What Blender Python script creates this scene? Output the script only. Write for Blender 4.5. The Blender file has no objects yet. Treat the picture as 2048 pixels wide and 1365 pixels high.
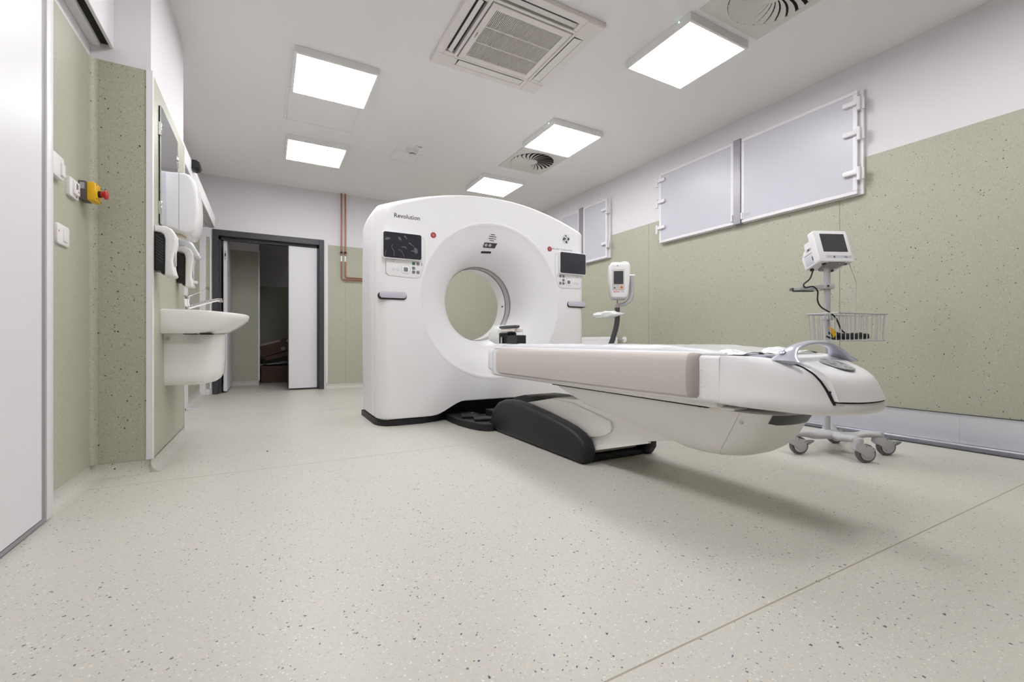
import bpy, bmesh, math, random
from math import sin, cos, pi, radians, sqrt
from mathutils import Vector, Matrix, Euler

random.seed(7)
S = bpy.context.scene
COL = S.collection

# ------------------------------------------------------------------ camera, world, exposure
YAW = 0.5016
cam_d = bpy.data.cameras.new('camera'); cam = bpy.data.objects.new('camera', cam_d); COL.objects.link(cam)
cam_d.sensor_fit = 'HORIZONTAL'; cam_d.sensor_width = 36.0; cam_d.lens = 892.0 / 2048.0 * 36.0
cam_d.shift_y = 0.6 / 2048.0; cam_d.clip_start = 0.02
cam.location = (0, 0, 0.65); cam.rotation_euler = (pi / 2, 0, -YAW)
S.camera = cam
W = bpy.data.worlds.new('world'); S.world = W; W.use_nodes = True
W.node_tree.nodes['Background'].inputs[0].default_value = (0.75, 0.8, 0.9, 1)
W.node_tree.nodes['Background'].inputs[1].default_value = 0.02
S.view_settings.view_transform = 'Standard'; S.view_settings.look = 'None'
S.view_settings.gamma = 1.0; S.view_settings.use_curve_mapping = False
S.view_settings.exposure = 0.0
PANEL = 19.0            # radiance of the ceiling light diffusers

# ------------------------------------------------------------------ materials
def srgb(r, g, b):
    f = lambda c: (c / 255 / 12.92) if c <= 10.3 else ((c / 255 + .055) / 1.055) ** 2.4
    return (f(r), f(g), f(b), 1)

def mat(name, color, rough=.5, metal=0.0, spec=.5, noise=0.0, scale=30, coat=0.0, trans=0.0, emit=None, bump=0.0, aniso=None):
    m = bpy.data.materials.new(name); m.use_nodes = True
    nt = m.node_tree; b = nt.nodes['Principled BSDF']
    b.inputs['Base Color'].default_value = color; b.inputs['Roughness'].default_value = rough
    b.inputs['Metallic'].default_value = metal; b.inputs['Specular IOR Level'].default_value = spec
    if coat: b.inputs['Coat Weight'].default_value = coat; b.inputs['Coat Roughness'].default_value = .1
    if trans: b.inputs['Transmission Weight'].default_value = trans
    if emit: b.inputs['Emission Color'].default_value = emit[0]; b.inputs['Emission Strength'].default_value = emit[1]
    g = nt.nodes.new('ShaderNodeNewGeometry'); n = nt.nodes.new('ShaderNodeTexNoise')
    n.inputs['Scale'].default_value = scale; n.inputs['Detail'].default_value = 3
    mp = nt.nodes.new('ShaderNodeMapping'); nt.links.new(g.outputs['Position'], mp.inputs[0])
    if aniso: mp.inputs['Scale'].default_value = aniso
    nt.links.new(mp.outputs[0], n.inputs['Vector'])
    mr = nt.nodes.new('ShaderNodeMapRange')
    mr.inputs['To Min'].default_value = max(0, rough - .012 - noise * .25); mr.inputs['To Max'].default_value = min(1, rough + .012 + noise * .25)
    nt.links.new(n.outputs[0], mr.inputs['Value']); nt.links.new(mr.outputs[0], b.inputs['Roughness'])
    if noise:
        mx = nt.nodes.new('ShaderNodeMix'); mx.data_type = 'RGBA'
        c2 = tuple(max(0, c * (1 - noise)) for c in color[:3]) + (1,)
        c1 = tuple(min(1, c * (1 + noise)) for c in color[:3]) + (1,)
        mx.inputs[6].default_value = c2; mx.inputs[7].default_value = c1
        nt.links.new(n.outputs[0], mx.inputs[0]); nt.links.new(mx.outputs[2], b.inputs['Base Color'])
    if bump:
        bp = nt.nodes.new('ShaderNodeBump'); bp.inputs['Strength'].default_value = bump; bp.inputs['Distance'].default_value = .01
        nt.links.new(n.outputs[0], bp.inputs['Height']); nt.links.new(bp.outputs[0], b.inputs['Normal'])
    return m

def vinyl(name, base, rough, spec):
    """homogeneous sheet vinyl: mottled ground with fine pale chips and scattered dark, blue and orange flecks"""
    m = bpy.data.materials.new(name); m.use_nodes = True
    nt = m.node_tree; N = nt.nodes; L = nt.links; b = N['Principled BSDF']
    b.inputs['Roughness'].default_value = rough; b.inputs['Specular IOR Level'].default_value = spec
    geo = N.new('ShaderNodeNewGeometry')
    def mixc(fac, a, c):
        mx = N.new('ShaderNodeMix'); mx.data_type = 'RGBA'
        L.new(fac, mx.inputs[0])
        if isinstance(a, tuple): mx.inputs[6].default_value = a
        else: L.new(a, mx.inputs[6])
        if isinstance(c, tuple): mx.inputs[7].default_value = c
        else: L.new(c, mx.inputs[7])
        return mx.outputs[2]
    n1 = N.new('ShaderNodeTexNoise'); n1.inputs['Scale'].default_value = 95; n1.inputs['Detail'].default_value = 4
    L.new(geo.outputs['Position'], n1.inputs['Vector'])
    dk = tuple(c * .88 for c in base[:3]) + (1,); lt = tuple(min(1, c * 1.10) for c in base[:3]) + (1,)
    col = mixc(n1.outputs[0], dk, lt)
    def flecks(col, scale, size, keep, palette):
        # distort the lookup so that chips are angular and uneven
        nz = N.new('ShaderNodeTexNoise'); nz.inputs['Scale'].default_value = scale * 1.6; nz.inputs['Detail'].default_value = 1
        L.new(geo.outputs['Position'], nz.inputs['Vector'])
        sc = N.new('ShaderNodeVectorMath'); sc.operation = 'SCALE'; sc.inputs[3].default_value = .9 / scale
        L.new(nz.outputs['Color'], sc.inputs[0])
        ad = N.new('ShaderNodeVectorMath'); ad.operation = 'ADD'
        L.new(geo.outputs['Position'], ad.inputs[0]); L.new(sc.outputs[0], ad.inputs[1])
        v = N.new('ShaderNodeTexVoronoi'); v.inputs['Scale'].default_value = scale
        L.new(ad.outputs[0], v.inputs['Vector'])
        sp = N.new('ShaderNodeSeparateColor'); L.new(v.outputs['Color'], sp.inputs[0])
        sz = N.new('ShaderNodeMath'); sz.operation = 'MULTIPLY'; sz.inputs[1].default_value = size
        L.new(sp.outputs[1], sz.inputs[0])
        lt_ = N.new('ShaderNodeMath'); lt_.operation = 'LESS_THAN'
        L.new(v.outputs['Distance'], lt_.inputs[0]); L.new(sz.outputs[0], lt_.inputs[1])
        kp = N.new('ShaderNodeMath'); kp.operation = 'LESS_THAN'; kp.inputs[1].default_value = keep
        L.new(sp.outputs[0], kp.inputs[0])
        fac = N.new('ShaderNodeMath'); fac.operation = 'MULTIPLY'
        L.new(lt_.outputs[0], fac.inputs[0]); L.new(kp.outputs[0], fac.inputs[1])
        rp = N.new('ShaderNodeValToRGB'); rp.color_ramp.interpolation = 'CONSTANT'
        els = rp.color_ramp.elements
        while len(els) < len(palette): els.new(.5)
        for e, (p, c) in zip(els, palette): e.position = p; e.color = c
        L.new(sp.outputs[2], rp.inputs[0])
        return mixc(fac.outputs[0], col, rp.outputs[0])
    pale = tuple(min(1, c * 1.38) for c in base[:3]) + (1,)
    warm = (min(1, base[0] * 1.28), base[1] * 1.03, base[2] * .85, 1)
    grey = tuple(c * .55 for c in base[:3]) + (1,)
    col = flecks(col, 220, .42, .34, [(0, pale), (.40, warm), (.60, grey), (.85, (base[0] * .8, base[1] * .95, base[2] * 1.1, 1))])
    col = flecks(col, 140, .36, .28, [(0, grey), (.30, (.12, .125, .13, 1)), (.48, pale), (.78, (.14, .17, .22, 1)), (.86, (.50, .30, .20, 1)), (.93, grey)])
    col = flecks(col, 84, .32, .13, [(0, (.05, .055, .065, 1)), (.45, (.07, .09, .15, 1)), (.6, grey), (.85, (.12, .13, .13, 1)), (.94, (.48, .24, .15, 1))])
    L.new(col, b.inputs['Base Color'])
    n2 = N.new('ShaderNodeTexNoise'); n2.inputs['Scale'].default_value = 4; n2.inputs['Detail'].default_value = 5
    L.new(geo.outputs['Position'], n2.inputs['Vector'])
    mr = N.new('ShaderNodeMapRange'); mr.inputs['To Min'].default_value = rough - .08; mr.inputs['To Max'].default_value = rough + .08
    L.new(n2.outputs[0], mr.inputs['Value']); L.new(mr.outputs[0], b.inputs['Roughness'])
    return m

M = {}
M['vinyl_wall'] = vinyl('green speckled wall vinyl', (.452, .448, .356, 1), .42, .4)
M['vinyl_floor'] = vinyl('beige speckled floor vinyl', (.565, .545, .49, 1), .40, .45)
M['paint'] = mat('white wall paint', (.775, .755, .78, 1), .6)
M['ceil'] = mat('white ceiling paint', (.89, .868, .872, 1), .75)
M['trim'] = mat('white plastic trim', (.82, .79, .82, 1), .35)
M['weld'] = mat('weld cord', (.36, .32, .24, 1), .5, noise=.1, scale=60)
M['gantry'] = mat('white moulded cover', (.90, .885, .905, 1), .36, spec=.4)
M['gantry2'] = mat('white glossy rim cover', (.90, .885, .905, 1), .32, spec=.4)
M['offwhite'] = mat('warm white moulded plastic', (.89, .865, .825, 1), .38, noise=.01, scale=5)
M['greige'] = mat('greige padded vinyl', (.62, .56, .535, 1), .5, noise=.02, scale=80, bump=.03)
M['greige_end'] = mat('greige pad end fabric', (.47, .43, .40, 1), .65, noise=.04, scale=120)
M['black'] = mat('black moulded plastic', (.020, .019, .021, 1), .45, spec=.3, noise=.15, scale=20)
M['blackmat'] = mat('black void liner', (.006, .006, .006, 1), .8)
M['dkgrey'] = mat('dark grey plastic', (.06, .06, .065, 1), .4, noise=.05)
M['grey'] = mat('mid grey plastic', (.27, .265, .285, 1), .45, noise=.03)
M['ltgrey'] = mat('light grey painted metal', (.52, .515, .535, 1), .38, noise=.02)
M['silver'] = mat('silver painted plastic', (.50, .505, .58, 1), .30, metal=.35, noise=.02)
M['lav'] = mat('pale lavender handle lacquer', (.60, .57, .66, 1), .35)
M['steel'] = mat('brushed sheet steel', (.82, .84, .92, 1), .42, metal=.75, noise=.03, scale=9, aniso=(1, .35, 14))
M['alu'] = mat('anodised aluminium', (.55, .54, .57, 1), .33, metal=.85, noise=.04, scale=12, aniso=(1, 1, 8))
M['alu_violet'] = mat('grey lacquered aluminium bar', (.33, .32, .36, 1), .35, metal=.4, noise=.03)
M['chrome'] = mat('polished chrome', (.80, .81, .83, 1), .09, metal=1)
M['panel'] = mat('white laminate panel', (.59, .585, .64, 1), .33, spec=.4)
M['door'] = mat('white laminate door', (.77, .755, .785, 1), .38, noise=.008, scale=2)
M['anth'] = mat('anthracite painted steel', (.045, .045, .055, 1), .4, noise=.05)
M['cream'] = mat('cream plastic', (.82, .775, .75, 1), .45, noise=.01)
M['lamp_frame'] = mat('white lamp frame', (.86, .845, .84, 1), .45)
M['diffuser'] = mat('lit lamp diffuser', (.9, .9, .9, 1), .5, emit=((.982, .985, 1.0, 1), PANEL))
M['led'] = mat('lit green indicator', (.3, .9, .6, 1), .3, emit=((.35, 1, .7, 1), 6))
M['screen'] = mat('dark glossy screen', (.030, .030, .042, 1), .16, spec=.6, noise=.1)
M['screen_matte'] = mat('grey matte screen', (.055, .055, .065, 1), .35)
M['smear'] = mat('protective film bubble', (.13, .125, .14, 1), .3)
M['red'] = mat('red plastic', (.42, .035, .05, 1), .3)
M['redlight'] = mat('pale red symbol', (.70, .25, .27, 1), .35)
M['estop_red'] = mat('red mushroom knob', (.50, .015, .02, 1), .35)
M['yellow'] = mat('yellow plastic', (.86, .50, .01, 1), .38)
M['taupe'] = mat('taupe plastic box', (.11, .095, .10, 1), .5)
M['green'] = mat('green key', (.05, .20, .10, 1), .4)
M['key'] = mat('grey key', (.20, .20, .22, 1), .45)
M['ink'] = mat('dark grey print', (.05, .05, .055, 1), .5)
M['faint'] = mat('faint grey print', (.45, .44, .46, 1), .5)
M['blueink'] = mat('blue print', (.03, .14, .28, 1), .5)
M['white'] = mat('bright white print', (.88, .88, .88, 1), .4)
M['copper'] = mat('copper pipe', (.40, .165, .105, 1), .38, metal=.8, noise=.12, scale=15)
M['porc'] = mat('white porcelain', (.88, .86, .835, 1), .16, spec=.6)
M['dispw'] = mat('glossy white plastic', (.84, .825, .845, 1), .22, spec=.5)
M['soapw'] = mat('white dispenser plastic', (.82, .78, .78, 1), .36)
M['lever'] = mat('pale glossy lever', (.66, .66, .68, 1), .2, spec=.6)
M['amber'] = mat('amber label', (.62, .44, .22, 1), .5, noise=.2, scale=60)
M['mirror'] = mat('mirror glass', (.72, .76, .80, 1), .05, metal=1)
M['card'] = mat('brown cardboard', (.105, .060, .044, 1), .8, noise=.12, scale=12)
M['tape'] = mat('clear packing tape', (.34, .28, .27, 1), .2)
M['film'] = mat('crumpled plastic film', (.62, .64, .66, 1), .18, noise=.25, scale=25, bump=.6)
M['bag'] = mat('clear crumpled plastic bag', (.86, .87, .88, 1), .12, spec=.6, noise=.10, scale=30, bump=.5)
M['mattress'] = mat('white plastic wrapped pad', (.82, .82, .86, 1), .16, spec=.6, noise=.03, scale=14, bump=.35, aniso=(1, .35, 1))
M['vane'] = mat('satin cream vane', (.84, .80, .78, 1), .3)
M['swirl'] = mat('powder coated vent metal', (.70, .695, .66, 1), .5, noise=.01)
M['rubber'] = mat('grey rubber tyre', (.16, .16, .17, 1), .6)
M['orange'] = mat('orange key', (.75, .13, .02, 1), .35)
M['ringgrey'] = mat('grey bore window band', (.30, .29, .29, 1), .2, spec=.6)
M['ringlight'] = mat('pale bore window band', (.58, .57, .58, 1), .15, spec=.6)
M['emblem_grey'] = mat('grey emblem ground', (.20, .20, .21, 1), .4)

# ------------------------------------------------------------------ mesh helpers
I4 = Matrix.Identity(4)
def frame(x, y, z, o=(0, 0, 0)):
    m = Matrix((tuple(x), tuple(y), tuple(z))).transposed().to_4x4(); m.translation = Vector(o); return m
def F_front(Y, x=0, z=0): return frame((1, 0, 0), (0, 0, 1), (0, -1, 0), (x, Y, z))        # faces -Y
def F_left(X, y=0, z=0): return frame((0, 1, 0), (0, 0, 1), (1, 0, 0), (X, y, z))           # on a left wall, faces +X
def F_right(X, y=0, z=0): return frame((0, -1, 0), (0, 0, 1), (-1, 0, 0), (X, y, z))        # on the right wall, faces -X
def F_ceil(Z, x=0, y=0): return frame((1, 0, 0), (0, -1, 0), (0, 0, -1), (x, y, Z))         # faces down
def F_up(Z, x=0, y=0): return frame((1, 0, 0), (0, 1, 0), (0, 0, 1), (x, y, Z))

def bev(bm, edges, off, seg=2):
    if off > 0: bmesh.ops.bevel(bm, geom=list(edges), offset=off, segments=seg, affect='EDGES', profile=.5, clamp_overlap=True)

def join(dst, src):
    me = bpy.data.meshes.new('t'); src.to_mesh(me); dst.from_mesh(me); bpy.data.meshes.remove(me); src.free()

class B:
    """collects shapes into one bmesh"""
    def __init__(s): s.bm = bmesh.new()
    def box(s, x0, x1, y0, y1, z0, z1, b=0, seg=2, m=I4):
        t = bmesh.new(); bmesh.ops.create_cube(t, size=1)
        for v in t.verts: v.co = Vector((x0 + (v.co.x + .5) * (x1 - x0), y0 + (v.co.y + .5) * (y1 - y0), z0 + (v.co.z + .5) * (z1 - z0)))
        bev(t, t.edges, b, seg); t.transform(m); join(s.bm, t); return s
    def prism(s, poly, d0, d1, m=I4, b=0, seg=2, both=False):
        t = bmesh.new()
        lo = [t.verts.new((p[0], p[1], d0)) for p in poly]; hi = [t.verts.new((p[0], p[1], d1)) for p in poly]
        n = len(poly)
        f1 = t.faces.new(hi); f0 = t.faces.new(lo[::-1])
        for i in range(n): t.faces.new((lo[i], lo[(i + 1) % n], hi[(i + 1) % n], hi[i]))
        bmesh.ops.recalc_face_normals(t, faces=t.faces)
        if b:
            e = set(f1.edges)
            if both: e |= set(f0.edges)
            bev(t, e, b, seg)
        t.transform(m); join(s.bm, t); return s
    def tube(s, pts, r, n=10, closed=False, caps=True, m=I4, flat=1.0):
        pts = [Vector(p) for p in pts]; k = len(pts); rs = r if isinstance(r, (list, tuple)) else [r] * k
        t = bmesh.new(); rings = []; up = None
        for i, p in enumerate(pts):
            a = pts[i - 1] if (i or closed) else p; c = pts[(i + 1) % k] if (i < k - 1 or closed) else p
            d = (c - a).normalized()
            if up is None:
                up = Vector((0, 0, 1)) if abs(d.z) < .9 else Vector((1, 0, 0))
            sd = d.cross(up).normalized(); u2 = sd.cross(d).normalized(); up = u2
            rings.append([t.verts.new(p + rs[i] * (cos(2 * pi * j / n) * sd + flat * sin(2 * pi * j / n) * u2)) for j in range(n)])
        for i in range(k if closed else k - 1):
            A = rings[i]; C = rings[(i + 1) % k]
            for j in range(n): t.faces.new((A[j], A[(j + 1) % n], C[(j + 1) % n], C[j]))
        if caps and not closed: t.faces.new(rings[0][::-1]); t.faces.new(rings[-1])
        bmesh.ops.recalc_face_normals(t, faces=t.faces)
        t.transform(m); join(s.bm, t); return s
    def loft(s, rings, cap0=True, cap1=True, closed=True, m=I4, loop=False):
        t = bmesh.new(); R = [[t.verts.new(p) for p in r] for r in rings]; n = len(R[0])
        for i in range(len(R) if loop else len(R) - 1):
            A = R[i]; C = R[(i + 1) % len(R)]
            for j in range(n if closed else n - 1): t.faces.new((A[j], A[(j + 1) % n], C[(j + 1) % n], C[j]))
        if not loop:
            if cap0: t.faces.new(R[0][::-1])
            if cap1: t.faces.new(R[-1])
        bmesh.ops.recalc_face_normals(t, faces=t.faces)
        t.transform(m); join(s.bm, t); return s
    def lathe(s, prof, n=32, m=I4, caps=True):
        rings = [[(r * cos(2 * pi * j / n), r * sin(2 * pi * j / n), z) for j in range(n)] for r, z in prof]
        return s.loft(rings, cap0=caps, cap1=caps, m=m)
    def raw(s, verts, faces, m=I4):
        t = bmesh.new(); V = [t.verts.new(v) for v in verts]
        for f in faces: t.faces.new([V[i] for i in f])
        bmesh.ops.recalc_face_normals(t, faces=t.faces); t.transform(m); join(s.bm, t); return s

def rrect(cx, cy, w, h, r, n=5):
    out = []
    for (sx, sy, a0) in ((1, 1, 0), (-1, 1, 90), (-1, -1, 180), (1, -1, 270)):
        for k in range(n + 1):
            a = radians(a0 + 90 * k / n)
            out.append((cx + sx * (w / 2 - r) + r * cos(a), cy + sy * (h / 2 - r) + r * sin(a)))
    return out
def circ(cx, cy, r, n=24): return [(cx + r * cos(2 * pi * i / n), cy + r * sin(2 * pi * i / n)) for i in range(n)]

def wloc(o):
    v = Vector((0, 0, 0))
    while o is not None: v += o.location; o = o.parent
    return v
def tag(o, label=None, cat=None, group=None, kind=None):
    for k, v in (('label', label), ('category', cat), ('group', group), ('kind', kind)):
        if v: o[k] = v
    return o
def obj(name, b, material, parent=None, label=None, smooth=40, kind=None, loc=None):
    """one mesh object; b holds world coordinates, the origin goes to the parent's place (or to loc)"""
    bm = b.bm
    base = wloc(parent) if parent else Vector(loc or (0, 0, 0))
    if base.length: bm.transform(Matrix.Translation(-base))
    me = bpy.data.meshes.new(name); bm.to_mesh(me); bm.free()
    me.materials.append(M[material])
    if smooth:
        for p in me.polygons: p.use_smooth = True
        me.set_sharp_from_angle(angle=radians(smooth))
    o = bpy.data.objects.new(name, me); COL.objects.link(o)
    if parent: o.parent = parent
    else: o.location = base
    tag(o, label=label, kind=kind)
    return o
def thing(name, loc, label, cat, group=None):
    o = bpy.data.objects.new(name, None); COL.objects.link(o); o.empty_display_size = .05
    o.location = loc; return tag(o, label, cat, group)
def struct(name, b, material, label=None, smooth=40):
    return obj(name, b, material, None, label, smooth, kind='structure')
def dup(root, delta, label=None, name=None):
    r = root.copy(); COL.objects.link(r); r.location = root.location + Vector(delta)
    if label: r['label'] = label
    def rec(src, dst):
        for ch in src.children:
            c = ch.copy(); COL.objects.link(c); c.parent = dst; rec(ch, c)
    kids = list(root.children)
    for ch in kids:
        c = ch.copy(); COL.objects.link(c); c.parent = r
        for g in list(ch.children):
            d = g.copy(); COL.objects.link(d); d.parent = c
    return r
def text(name, s, size, m, material, parent, depth=.0006, align='LEFT', label=None):
    cu = bpy.data.curves.new(name, 'FONT'); cu.body = s; cu.size = size; cu.extrude = depth; cu.align_x = align; cu.resolution_u = 3; cu.offset = size * .005
    o = bpy.data.objects.new('tmp_text', cu); COL.objects.link(o)
    dg = bpy.context.evaluated_depsgraph_get(); me = bpy.data.meshes.new_from_object(o.evaluated_get(dg))
    bpy.data.objects.remove(o)
    bm = bmesh.new(); bm.from_mesh(me); bpy.data.meshes.remove(me); bm.transform(m)
    b = B(); b.bm.free(); b.bm = bm
    return obj(name, b, material, parent, label, smooth=0)
def bez(pts, n=8):
    """smooth curve through the points"""
    P = [Vector(p) for p in pts]; P = [2 * P[0] - P[1]] + P + [2 * P[-1] - P[-2]]; out = []
    for i in range(1, len(P) - 2):
        a, b, c, d = P[i - 1:i + 3]
        for k in range(n):
            t = k / n
            out.append(.5 * ((2 * b) + (c - a) * t + (2 * a - 5 * b + 4 * c - d) * t * t + (3 * b - a - 3 * c + d) * t ** 3))
    out.append(P[-2]); return out

# ------------------------------------------------------------------ room
CEIL = 2.69; XR = 3.80; YB = 6.55; YF = -2.3
XP = -.51; YP0, YP1 = 2.82, 3.80          # pillar with the basin
XL = -.74; XL2 = -.72
GT = 1.985                                 # top of the green vinyl

floor = struct('floor', B().box(-1.0, 4.1, YF - .2, 9.2, -.15, -.004), 'weld')
for k, (y0, y1) in enumerate(((YF, -1.28), (-1.28, .66), (.66, 2.60), (2.60, 4.54), (4.54, YB), (YB, 8.9))):
    x1 = XR if y1 <= YB else 1.6
    obj('floor_sheet', B().box(-.98, x1, y0 + (.0022 if k else 0), y1 - .0022, -.004, 0), 'vinyl_floor', floor)
for y in (-1.28, .66, 2.60, 4.54):
    obj('weld_seam', B().box(-.98, XR, y - .0021, y + .0021, -.0039, -.0003), 'weld', floor)

def cove(p0, p1, nrm, h=.06, r=.045):
    """coved skirting of floor vinyl along a wall line p0-p1; nrm points into the room"""
    prof = [(0.004, h)] + [(.004 + r * (1 - cos(a)), r * (1 - sin(a)) + .0005) for a in [radians(x) for x in (0, 20, 40, 60, 80, 90)]] + [(0, -.002)]
    rings = []
    for p in (p0, p1): rings.append([(p[0] + nrm[0] * q[0], p[1] + nrm[1] * q[0], q[1]) for q in prof])
    return B().loft(rings)

ceiling = struct('ceiling', B().box(-1.0, 4.1, YF - .2, YB + .1, CEIL, CEIL + .15), 'ceil')

# right wall: white upper part, green vinyl sheets, steel plates at the foot
wr = struct('wall_right', B().box(XR, XR + .2, YF - .2, YB + .2, -.1, CEIL), 'paint')
ys = [YF, -.16, 1.766, 3.693, 5.62, YB]
for i in range(5):
    obj('vinyl_sheet', B().box(XR - .005, XR, ys[i] + .0015, ys[i + 1] - .0015, .195, GT, .001, 1), 'vinyl_wall', wr)
sy = [YF, -.9, 1.10, 3.10, 5.1, YB]
for i in range(5):
    obj('steel_plate', B().box(XR - .0025 - .0012 * (i % 2), XR + .001, sy[i], sy[i + 1] - .002, .012, .205, .0006, 1), 'steel', wr)
obj('edge_strip', B().box(XR - .012, XR, YF, YB, .192, .197, .001, 1), 'anth', wr)
struct('trim_2', B().box(XR - .035, XR - .003, YF, YB, .0, .010, .002, 1).box(XR - .062, XR - .037, YF, YB, .0, .007, .001, 1), 'alu')
struct('trim_3', B().box(XR - .185, XR - .064, YF, 3.4, .0, .008, .003, 2), 'anth', 'open dark rubber duct strip on the floor along the steel')

# back wall with the double door opening
DX0, DX1, DZ = -.59, .675, 2.025
pw = [(-1.0, -.1), (DX0, -.1), (DX0, DZ - .01), (DX1, DZ - .01), (DX1, -.1), (XR, -.1), (XR, CEIL), (-1.0, CEIL)]
wb = struct('wall_back', B().prism(pw, -YB - .12, -YB, frame((1, 0, 0), (0, 0, 1), (0, -1, 0))), 'paint')
xs = [.723, .949, 2.93, XR - .006]
for i in range(3):
    obj('vinyl_sheet', B().box(xs[i] + .0012, xs[i + 1] - .0012, YB - .005, YB, .07, 1.967, .001, 1), 'vinyl_wall', wb)
obj('vinyl_sheet', B().box(-.652, -.622, YB - .005, YB, .07, 1.925, .001, 1), 'vinyl_wall', wb)
obj('corner_trim', B().box(.694, .722, YB - .012, YB, .078, 1.975, .002, 1), 'trim', wb)
obj('corner_trim', B().box(-.620, -.597, YB - .012, YB, .07, 1.93, .002, 1), 'trim', wb)
obj('corner_trim', B().box(-.722, -.655, YB - .03, YB, .0, 1.99, .003, 1), 'trim', wb)
struct('baseboard_back', cove((.70, YB), (XR, YB), (0, -1), .072), 'vinyl_floor')

# left side: recess wall, pillar, far left wall
wl = struct('wall_left', B().box(XL - .2, XL, YF - .2, YP0 + .02, -.1, CEIL), 'paint')
obj('vinyl_sheet', B().box(XL, XL + .005, YF, YP0 - .03, .06, GT + .012, .001, 1), 'vinyl_wall', wl)
struct('baseboard_left', cove((XL, YF), (XL, YP0), (1, 0)), 'vinyl_floor')
pil = struct('wall_left', B().box(XL - .2, XP, YP0, YP1, -.1, CEIL, .0), 'paint', 'projecting wall pier that carries the washbasin')
# vinyl turned round the inner corner
cr = [(XL + .002, YP0 - .032)] + [(XL + .032 - .028 * cos(a), YP0 - .032 + .028 * sin(a)) for a in [radians(q) for q in range(0, 91, 15)]] + [(XL + .032, YP0)] + [(XL, YP0)]
obj('vinyl_corner', B().prism(cr, .06, GT + .014), 'vinyl_wall', pil)
obj('vinyl_sheet', B().box(XL + .0315, XP - .018, YP0 - .004, YP0, .06, GT + .014, .001, 1), 'vinyl_wall', pil)
obj('vinyl_sheet', B().box(XP, XP + .004, YP0 + .022, YP1 - .012, .055, GT + .014, .001, 1), 'vinyl_wall', pil)
obj('corner_trim', B().prism([(XP - .018, YP0 - .008), (XP + .008, YP0 - .008), (XP + .008, YP0 + .020), (XP - .001, YP0 + .020), (XP - .001, YP0 + .001), (XP - .018, YP0 + .001)], .062, GT + .016, b=.002), 'trim', pil)
obj('corner_trim', B().prism([(XP - .001, YP1 - .012), (XP + .008, YP1 - .012), (XP + .008, YP1 + .008), (XP - .012, YP1 + .008), (XP - .012, YP1 - .001), (XP - .001, YP1 - .001)], .0, GT + .016, b=.002), 'trim', pil)
struct('baseboard_left', cove((XL, YP0), (XP, YP0), (0, -1)), 'vinyl_floor')
struct('baseboard_left', cove((XP, YP0 - .02), (XP, YP1), (1, 0)), 'vinyl_floor')
wl2 = struct('wall_left', B().box(XL2 - .2, XL2, YP1 - .02, YB + .1, -.1, CEIL), 'paint')
obj('vinyl_sheet', B().box(XL2, XL2 + .005, YP1, YB - .03, .07, 1.95, .001, 1), 'vinyl_wall', wl2)
struct('baseboard_left', cove((XL2, YP1), (XL2, YB - .03), (1, 0), .072), 'vinyl_floor')
wf = struct('wall_front', B().box(-1.0, 4.1, YF - .2, YF, -.1, CEIL), 'paint')
obj('vinyl_sheet', B().box(XL, XR, YF, YF + .005, .07, GT, .001, 1), 'vinyl_wall', wf)

# bulkhead over the near sliding door with the dark runner slot in its soffit
bk = struct('trim_1', B().box(XL, -.700, YF, YP0, 2.062, CEIL, .002, 1).box(-.666, -.652, YF, YP0, 2.066, CEIL, .002, 1).box(-.702, -.664, YF, YP0, 2.16, CEIL), 'paint', 'white bulkhead over the near sliding door')
obj('runner_slot', B().box(-.6995, -.6665, YF + .01, YP0 - .002, 2.078, 2.158), 'blackmat', bk)

# storage room behind the double door
st = struct('wall_storage', B().box(-.62, -.54, YB + .12, 9.0, -.1, 2.6).box(-.54, -.11, 7.55, 9.0, -.1, 2.6).box(-.54, 1.7, 8.8, 9.0, -.1, 2.6).box(1.3, 1.5, YB + .12, 9.0, -.1, 2.6), 'paint')
obj('vinyl_sheet', B().box(-.54, -.112, 7.545, 7.55, .075, 1.965, .001, 1), 'vinyl_wall', st)
obj('vinyl_sheet', B().box(-.11, 1.3, 8.795, 8.8, .075, 1.60, .001, 1), 'vinyl_wall', st)
obj('corner_trim', B().box(-.118, -.098, 7.537, 7.56, .07, 1.985, .002, 1), 'trim', st)
struct('baseboard_storage', cove((-.54, 7.55), (-.11, 7.55), (0, -1), .075), 'vinyl_floor')
struct('ceiling_storage', B().box(-.6, 1.5, YB + .12, 9.0, 2.45, 2.6), 'ceil')

# ------------------------------------------------------------------ doors
# near sliding door leaf on the left
d1 = struct('door_1', B().box(-.736, -.6945, .2, 2.168, .022, 2.10, .003, 1), 'door', 'white sliding door leaf at the left edge')
obj('edge_seal', B().box(-.733, -.6985, 2.168, 2.205, .010, 2.10, .001, 1), 'grey', d1)
obj('bottom_rail', B().box(-.735, -.6935, .2, 2.200, .008, .021, .001, 1), 'alu_violet', d1)
obj('edge_profile', B().box(-.736, -.693, 2.206, 2.262, .005, 2.10, .004, 2), 'trim', d1)

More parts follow.
